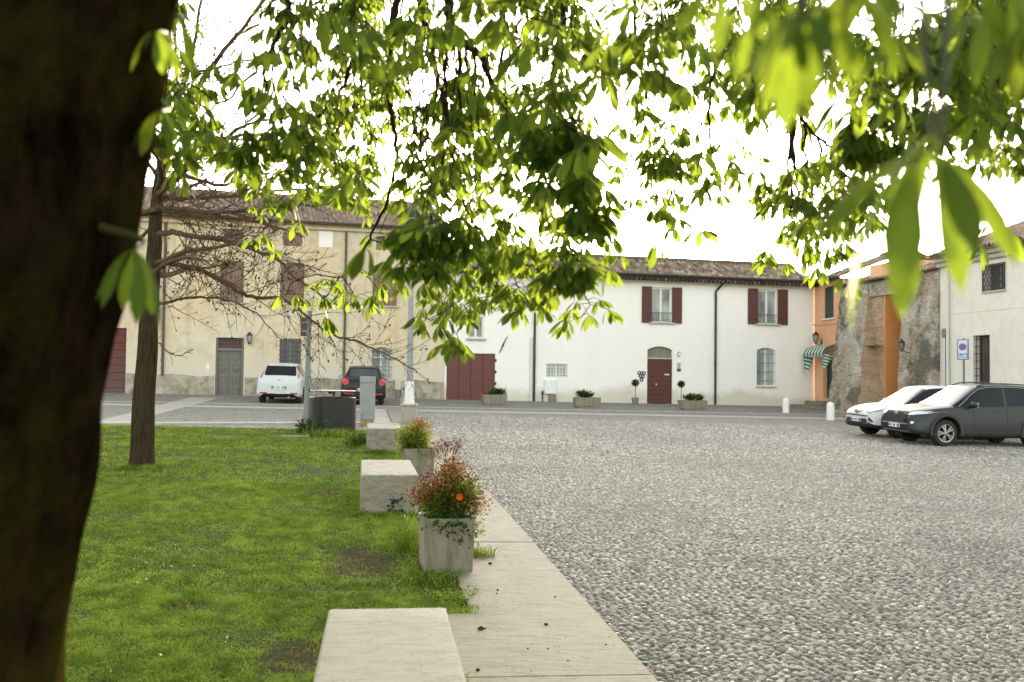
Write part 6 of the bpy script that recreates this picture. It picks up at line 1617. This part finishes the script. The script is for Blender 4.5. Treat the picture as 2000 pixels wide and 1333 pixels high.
# daisies and clover heads
xs, ys = [], []
for (px, py, n, s) in [(260, 1100, 8, .16), (335, 1135, 14, .14), (190, 1155, 7, .2), (400, 1060, 5, .3), (650, 1000, 12, .25), (525, 1142, 4, .1), (290, 1265, 4, .2), (455, 1262, 4, .12), (330, 1290, 3, .2), (600, 930, 6, .6), (450, 1000, 8, .8)]:
    c = G(px, py)
    for _ in range(n): xs.append(c.x+random.gauss(0, s)); ys.append(c.y+random.gauss(0, s*1.6))
V, f = clover(np.array(xs), np.array(ys), .008, .05, .05, .065); o = np_mesh('daisies', V, f, simple('daisy_white', (.72, .72, .66), .7)); tag(o, kind='stuff', label='tiny white daisies scattered in the lawn')

# dead grass and litter on the bare spots
xs, ys = [], []
for c, rx, ry in PATCH:
    for _ in range(int(2600*rx*ry*14)): xs.append(c.x+random.gauss(0, rx*.5)); ys.append(c.y+random.gauss(0, ry*1.5))
x, y = np.array(xs), np.array(ys); k = in_lawn(x, y); V, f = blades(x[k], y[k], .018, .006, 1.6)
o = np_mesh('dead_grass', V, f, grass_mat('straw', (.055, .035, .014), (.11, .075, .03), (.19, .14, .055))); tag(o, kind='stuff', label='dead brown grass and litter on the bare spots of the lawn')

# ---- river pebbles set in the square
def pebbles():
    bm = bmesh.new(); bmesh.ops.create_uvsphere(bm, u_segments=8, v_segments=6, radius=1)
    bmesh.ops.triangulate(bm, faces=bm.faces)
    hi_v = np.array([v.co[:] for v in bm.verts]); hi_f = np.array([[v.index for v in f.verts] for f in bm.faces]); bm.free()
    keepf = [f for f in hi_f if hi_v[f][:, 2].max() > -.2]; hi_f = np.array(keepf)
    bm = bmesh.new(); bmesh.ops.create_icosphere(bm, subdivisions=1, radius=1); lo_v = np.array([v.co[:] for v in bm.verts]); lo_f = np.array([[v.index for v in f.verts] for f in bm.faces]); bm.free()
    lo_f = np.array([f for f in lo_f if lo_v[f][:, 2].max() > -.1])
    out_v, out_f, off = [], [], 0
    for (y0, y1, tv, tf, sx, sy) in ((3.0, 12.0, hi_v, hi_f, .058, .030), (12.0, 21.0, lo_v, lo_f, .060, .034), (21.0, 33.0, lo_v, lo_f, .085, .052)):
        # courses: lines of stones laid side by side, each course bending gently like a fan
        rows = np.arange(y0-2.5, y1+1.2, sy*(1.20 if y0 < 5 else 1.12)); X, Y = [], []
        for j, r in enumerate(rows):
            xx = np.arange(-6, .60*y1+1.7, sx*(1.26 if y0 < 5 else 1.16)) + RNG.uniform(0, sx) ; xx = xx + RNG.normal(0, sx*.16, len(xx))
            yy = r + .35*np.sin(xx*.55+.4)+.12*np.sin(xx*1.7+r*.3) + RNG.normal(0, sy*.20, len(xx)); X.append(xx); Y.append(yy)
        x, y = np.concatenate(X), np.concatenate(Y)
        u = (x-PO.x)*PQ.x + (y-PO.y)*PQ.y
        k = (u > .03) & (y + .5*np.sin(x*5.3)*np.sin(x*2.1+1) > y0-.07) & (y + .5*np.sin(x*5.3)*np.sin(x*2.1+1) <= y1) & (x < .60*y+1.7) & (x > -.60*y-.6)
        x, y = x[k], y[k]; n = len(x)
        ang = .19*np.cos(x*.55+.4)*1.0 + RNG.normal(0, .22, n); ang = np.where(RNG.random(n) < .06, RNG.uniform(0, 3.1, n), ang)
        a = sx*.54*RNG.uniform(.62, 1.22, n); b = sy*.50*RNG.uniform(.60, 1.15, n); c = .016*RNG.uniform(.7, 1.25, n)*(1 if y0 < 20 else 1.3)
        z = GB*x+GC*y + RNG.normal(-.001, .0025, n)
        v = tv[None]*np.stack([a, b, c], 1)[:, None, :]
        if tv is hi_v: v = v*(1+RNG.normal(0, .035, (n, len(tv), 1)))
        ca, sa = np.cos(ang)[:, None], np.sin(ang)[:, None]
        V = np.stack([v[..., 0]*ca - v[..., 1]*sa + x[:, None], v[..., 0]*sa + v[..., 1]*ca + y[:, None], v[..., 2] + z[:, None]], -1)
        f = np.arange(n)[:, None, None]*len(tv) + tf[None]
        out_v.append(V.reshape(-1, 3)); out_f.append(f.reshape(-1, 3)+off); off += n*len(tv)
    t = NT('pebble_stone'); r = t.island(); p = t.pos()
    c = t.ramp(r, [(0, (.105, .10, .082)), (.22, (.20, .19, .153)), (.45, (.285, .272, .222)), (.60, (.245, .21, .17)), (.72, (.315, .305, .262)), (.9, (.41, .395, .335)), (1, (.58, .565, .50))])
    c = t.mix(t.ramp(t.noise(p, 55, 5, .7), [(.45, 0.0), (.8, .5)]), c, (.17, .15, .11))
    c = t.mix(t.ramp(t.noise(p, .22, 5, .6), [(.42, 0.0), (.68, .55)]), c, (.14, .13, .105)); c = t.mix(t.ramp(t.noise(p, .5, 6, .65), [(.55, 0.0), (.75, .4)]), c, (.36, .345, .29))
    t.color(c); t.set(.5, spec=.4)
    o = np_mesh('pebbles', np.concatenate(out_v), np.concatenate(out_f), t.m, smooth=True); tag(o, kind='stuff', label='grey river pebbles set close together over the whole square')
pebbles()

# ---- leaf clouds for bushes and weeds
def leaf_cloud(name, C, size, mat, parent=None, asp=.42, droop=.3, kind=None):
    """C (n,3) leaf positions; small folded lance leaves in random directions"""
    C = np.asarray(C); n = len(C); d = RNG.normal(0, 1, (n, 3)); d[:, 2] = d[:, 2]*.6-droop; d /= np.linalg.norm(d, axis=1)[:, None]
    r = RNG.normal(0, 1, (n, 3)); w_ = np.cross(d, r); w_ /= np.linalg.norm(w_, axis=1)[:, None]; nn = np.cross(w_, d)
    L = (size*RNG.uniform(.6, 1.35, n))[:, None]; W = L*asp*.5
    V = np.stack([C, C+d*L*.5+w_*W+nn*W*.3, C+d*L, C+d*L*.5-w_*W+nn*W*.3], 1)
    i = np.arange(n)[:, None]*4
    f = np.concatenate([i+np.array([[0, 1, 2]]), i+np.array([[0, 2, 3]])], 0)
    uv = np.tile(np.array([[0, 0], [1, .5], [0, 1], [-1, .5]]), (n, 1))
    return np_mesh(name, V.reshape(-1, 3), f, mat, parent, uv)
M_NRED = leaf_mat('red_nandina_leaf', (.10, .022, .010), (.20, .036, .012), .35, .55, veins=False)
M_NORG = leaf_mat('orange_nandina_leaf', (.20, .085, .012), (.38, .15, .016), .35, .5, veins=False)
M_NGRN = leaf_mat('green_bush_leaf', (.045, .085, .015), (.22, .30, .03), .4, .5, veins=False)
M_NYEL = leaf_mat('yellow_green_leaf', (.15, .19, .018), (.45, .50, .04), .4, .45, veins=False)
M_WEED = leaf_mat('weed_leaf', (.035, .07, .012), (.14, .22, .02), .35, .5, veins=False)
M_DKGR = leaf_mat('dark_leaf', (.018, .035, .010), (.06, .10, .015), .3, .5, veins=False)
M_PETAL = leaf_mat('orange_petal', (.75, .13, .006), (.8, .2, .01), .3, .15, veins=False)
def bush(name, label, M, z0, sprays, stem_mat, group=None):
    """sprays: (kind, local tip, spread, leaves, size)"""
    t = thing(name, (0, 0, 0), 0, label, 'bush', group, M @ Matrix.Translation((0, 0, z0)))
    B = M @ Matrix.Translation((0, 0, z0)); m = MB(); by = {}
    for kind, tip, sp, n, size in sprays:
        tip = Vector(tip); base = Vector((tip.x*.18+random.gauss(0, .03), tip.y*.18+random.gauss(0, .03), 0)); mid = base.lerp(tip, .5) + Vector((-tip.x*.12, -tip.y*.12, .06))
        P = [base, base.lerp(mid, .5)+Vector((0, 0, .02)), mid, mid.lerp(tip, .55)+Vector((0, 0, .012)), tip]; m.tube([B @ p for p in P], [.003, .0027, .0024, .002, .0012], 4, cap=False)
        for _ in range(n):
            f = random.random(); c = (mid.lerp(tip, f) if random.random() < .45 else tip) + Vector((random.gauss(0, sp), random.gauss(0, sp), random.gauss(0, sp*.75)))
            by.setdefault((kind, size), []).append(B @ c)
        for _ in range(5):
            e = tip + Vector((random.gauss(0, sp*1.1), random.gauss(0, sp*1.1), random.gauss(0, sp*.7))); m.tube([B @ mid.lerp(tip, .7), B @ e], [.0018, .001], 3, cap=False)
    m.build('stems', stem_mat, t)
    out = {}
    for (kind, size), C in by.items():
        nm, mt = {'red': ('red_leaves', M_NRED), 'org': ('orange_leaves', M_NORG), 'grn': ('green_leaves', M_NGRN), 'yel': ('yellow_green_leaves', M_NYEL), 'wed': ('weedy_leaves', M_WEED), 'dk': ('dark_leaves', M_DKGR)}[kind]
        leaf_cloud(nm, [tuple(c) for c in C], size, mt, t, asp=.36 if kind in ('red', 'org', 'yel') else .5)
    return t
sp = []
XS = .80
def S_(k, x, z, y=None, s=.055, n=70, size=.024): sp.append((k, (x*XS, random.uniform(-.16, .16) if y is None else y, z), s*1.0, int(n*2.7), size*1.36))
random.seed(11)
for x, z in [(-.30, .30), (-.26, .40), (-.34, .24), (-.16, .44), (.10, .56), (.24, .42)]: S_('red', x, z, s=.055, n=60)
for x, z in [(-.24, .33), (-.05, .48), (.14, .52), (-.20, .30), (-.10, .40), (-.02, .46), (.08, .50), (.14, .44), (.0, .36), (.10, .34), (-.14, .24), (.20, .36), (.05, .56), (-.08, .31), (.26, .30), (.30, .22), (.38, .20)]: S_('org', x, z, s=.062, n=66)
for x, z in [(.0, .30), (.10, .30), (-.14, .30), (.16, .38), (.05, .42), (-.16, .16), (-.06, .22), (.04, .26), (.14, .24), (.22, .18), (-.24, .16), (.25, .34), (.20, .28), (-.10, .10), (.10, .14), (.30, .34)]: S_('grn', x, z, s=.062, n=66, size=.026)
for x, z in [(.02, .02), (.10, .05), (.16, .02), (.20, .08), (.06, .10), (-.16, .03), (-.08, .02), (.17, -.08)]: S_('wed', x, z, -.16, s=.05, n=90, size=.032)
for x, z in [(.34, .12), (.36, .02), (.39, -.06), (.30, .20)]: S_('yel', x, z, -.08, s=.028, n=24, size=.022)
for x, z in [(-.05, .74), (.03, .76), (.10, .72), (-.10, .72), (.14, .74), (.0, .70), (.18, .79)]: S_('red', x, z, .10, s=.036, n=26, size=.018)
B1 = bush('bush', 'bushy red, orange and green shrub with one orange flower in the nearest planter', PLM1, .44, sp, M_TWIG)
m = MB(); fb = wmat(B1) @ Vector((.085, -.235, .285)); 
for k in range(7):
    a = 2*math.pi*k/7; c, s = math.cos(a), math.sin(a); R = .034
    m.add([fb, fb+Vector((c*R*.6-s*R*.5, -.012, s*R*.6+c*R*.5)), fb+Vector((c*R, -.020, s*R)), fb+Vector((c*R*.6+s*R*.5, -.012, s*R*.6-c*R*.5))], [(0, 1, 2, 3)])
m.ico(fb+Vector((0, -.012, 0)), .012, 1); fl = m.build('flower', M_PETAL, B1); m = MB(); m.tube([fb+Vector((0, .005, 0)), fb+Vector((-.02, .08, -.2))], [.002, .003], 4); m.build('flower_stalk', M_WEED, fl)
sp = []
for _ in range(26): a = random.uniform(0, 6.28); r = random.uniform(.05, .34); S_('yel', r*math.cos(a)-.02, random.uniform(.10, .46)-r*.35, r*math.sin(a)*.8, s=.07, n=80, size=.030)
for _ in range(8): a = random.uniform(0, 6.28); r = random.uniform(.02, .22); S_('org', r*math.cos(a)-.04, random.uniform(.38, .56)-r*.4, r*math.sin(a), s=.06, n=50, size=.026)
for _ in range(9): a = random.uniform(0, 6.28); r = random.uniform(.05, .25); S_('grn', r*math.cos(a)-.08, random.uniform(.08, .34), r*math.sin(a), s=.07, n=60, size=.034)
for x, z in [(.18, .02), (.26, .06), (.30, -.04)]: S_('org', x, z, -.2, s=.06, n=60, size=.026)
bush('bush', 'yellow green shrub tipped with orange in the second planter', PLM2, .42, sp, M_TWIG)
XS = 1.0
# weeds: each clump is one plant
def clump(px, py, w, h, n, label, mat=None, size=.035, blades_n=60, name='weed', cat='weed', lift=.05):
    p = G(px, py); t = thing(name, (p.x, p.y, gz(p.x, p.y)), 0, label, cat)
    C = []; m = MB()
    for _ in range(n):
        a = random.uniform(0, 6.28); r = w*math.sqrt(random.random()); zz = lift+h*random.random()**1.2*(1-(r/w)**2*.5); C.append((p.x+r*math.cos(a), p.y+r*math.sin(a)*.7, gz(p.x, p.y)+zz))
    leaf_cloud('leaves', C, size, mat or M_WEED, t, asp=.55)
    x = np.array([p.x+random.gauss(0, w*.5) for _ in range(blades_n)]); y = np.array([p.y+random.gauss(0, w*.4) for _ in range(blades_n)]); V, f = blades(x, y, h*1.25, .009, .8)
    np_mesh('stalks', V, f, M_GRASS, t); return t
clump(800, 1085, .20, .34, 900, 'tall feathery green weed growing against the left of the nearest planter', M_NGRN, .022, 160)
clump(842, 1150, .22, .10, 420, 'low green weed at the front foot of the nearest planter', M_WEED, .028, 120)
clump(935, 1098, .15, .10, 260, 'yellow green weed tuft on the path right of the nearest planter', M_NYEL, .022, 120)
clump(880, 1190, .14, .07, 260, 'small weed patch at the far corner of the nearest bench', M_WEED, .026, 90)
clump(597, 852, .22, .42, 420, 'leafy dark weed climbing the foot of the sign pole', M_DKGR, .07, 40)
clump(655, 858, .60, .18, 900, 'ragged green weeds in front of the black bin', M_WEED, .05, 420)
clump(700, 875, .30, .28, 560, 'dark green weeds between the grey pillar and the farthest bench', M_DKGR, .05, 200)
clump(735, 893, .36, .10, 420, 'creeping weed at the foot of the farthest bench', M_WEED, .04, 120)
clump(770, 1012, .34, .12, 520, 'dark weeds at the foot of the weathered bench', M_DKGR, .034, 120)
# ivy leaves climbing the end of the weathered bench
p = G(768, 1016); t = thing('ivy', (p.x, p.y, gz(p.x, p.y)), 0, 'ivy sprig climbing the end face of the weathered bench', 'ivy')
bm_ = [o for o in BENCHES if 'weathered' in o['label']][0]; MI = wmat(bm_); C = []
for (x, z) in [(-.34, .05), (-.26, .07), (-.22, .03), (-.12, .04), (.02, .06), (.03, .12), (.04, .18), (.06, .24), (.10, .22), (.13, .15), (.09, .10), (.16, .07), (.22, .05), (-.30, .09)]:
    for _ in range(10): C.append(tuple(MI @ Vector((x+random.gauss(0, .022), -1.06-abs(random.gauss(.004, .008)), z+random.gauss(0, .022)))))
leaf_cloud('leaves', C, .034, M_DKGR, t, asp=.8)
m = MB(); m.tube([MI @ Vector(v) for v in ((-.34, -1.065, 0), (-.2, -1.068, .04), (.02, -1.066, .06), (.05, -1.066, .2), (.12, -1.066, .22))], .004, 4); m.build('stem', M_TWIG, t)
# plants in the far troughs and pots
for k, (t_, M_) in enumerate(TR):
    sp = []; rr_ = random.Random(k)
    for _ in range(9):
        x = rr_.uniform(-.36, .36) if k else rr_.uniform(-.2, .42); S_('dk' if rr_.random() < .6 else 'grn', x, rr_.uniform(.10, .24), rr_.uniform(-.10, .10), s=.07, n=46, size=.06)
    for _ in range(3): S_('red', rr_.uniform(-.35, -.05), rr_.uniform(.08, .18), 0, s=.05, n=26, size=.05)
    bush('trough_plant', ['low leafy plant spilling over the trough by the garage gate', 'low dark plants filling the trough left of the red door', 'low green plants filling the trough right of the red door'][k], M_, .38, sp, M_TWIG)
def topiary(pt, label, h, r):
    M = pt[1]; t = thing('topiary', (0, 0, 0), 0, label, 'plant', None, M @ Matrix.Translation((0, 0, .27))); B = wmat(t)
    m = MB(); m.tube([B @ Vector((0, 0, -.02)), B @ Vector((.01, 0, h))], .014, 6); m.build('trunk', M_TWIG, t); C = []
    for _ in range(700):
        v = rand_dir()*r*random.uniform(.55, 1.05); C.append(tuple(B @ (v+Vector((0, 0, h)))))
    leaf_cloud('crown', C, .055, M_DKGR, t, asp=.55)
topiary(POTS[0], 'ball clipped topiary left of the red door', .72, .165); topiary(POTS[1], 'ball clipped topiary right of the red door', .74, .16)
sp = []
for _ in range(18): a = random.uniform(0, 6.28); r = random.uniform(.05, .3); S_('grn', r*math.cos(a), random.uniform(.1, .32), r*math.sin(a), s=.07, n=46, size=.06)
bush('pot_plant', 'bushy grey green plant in the terracotta pot', POTS[2][1], .36, sp, M_TWIG)
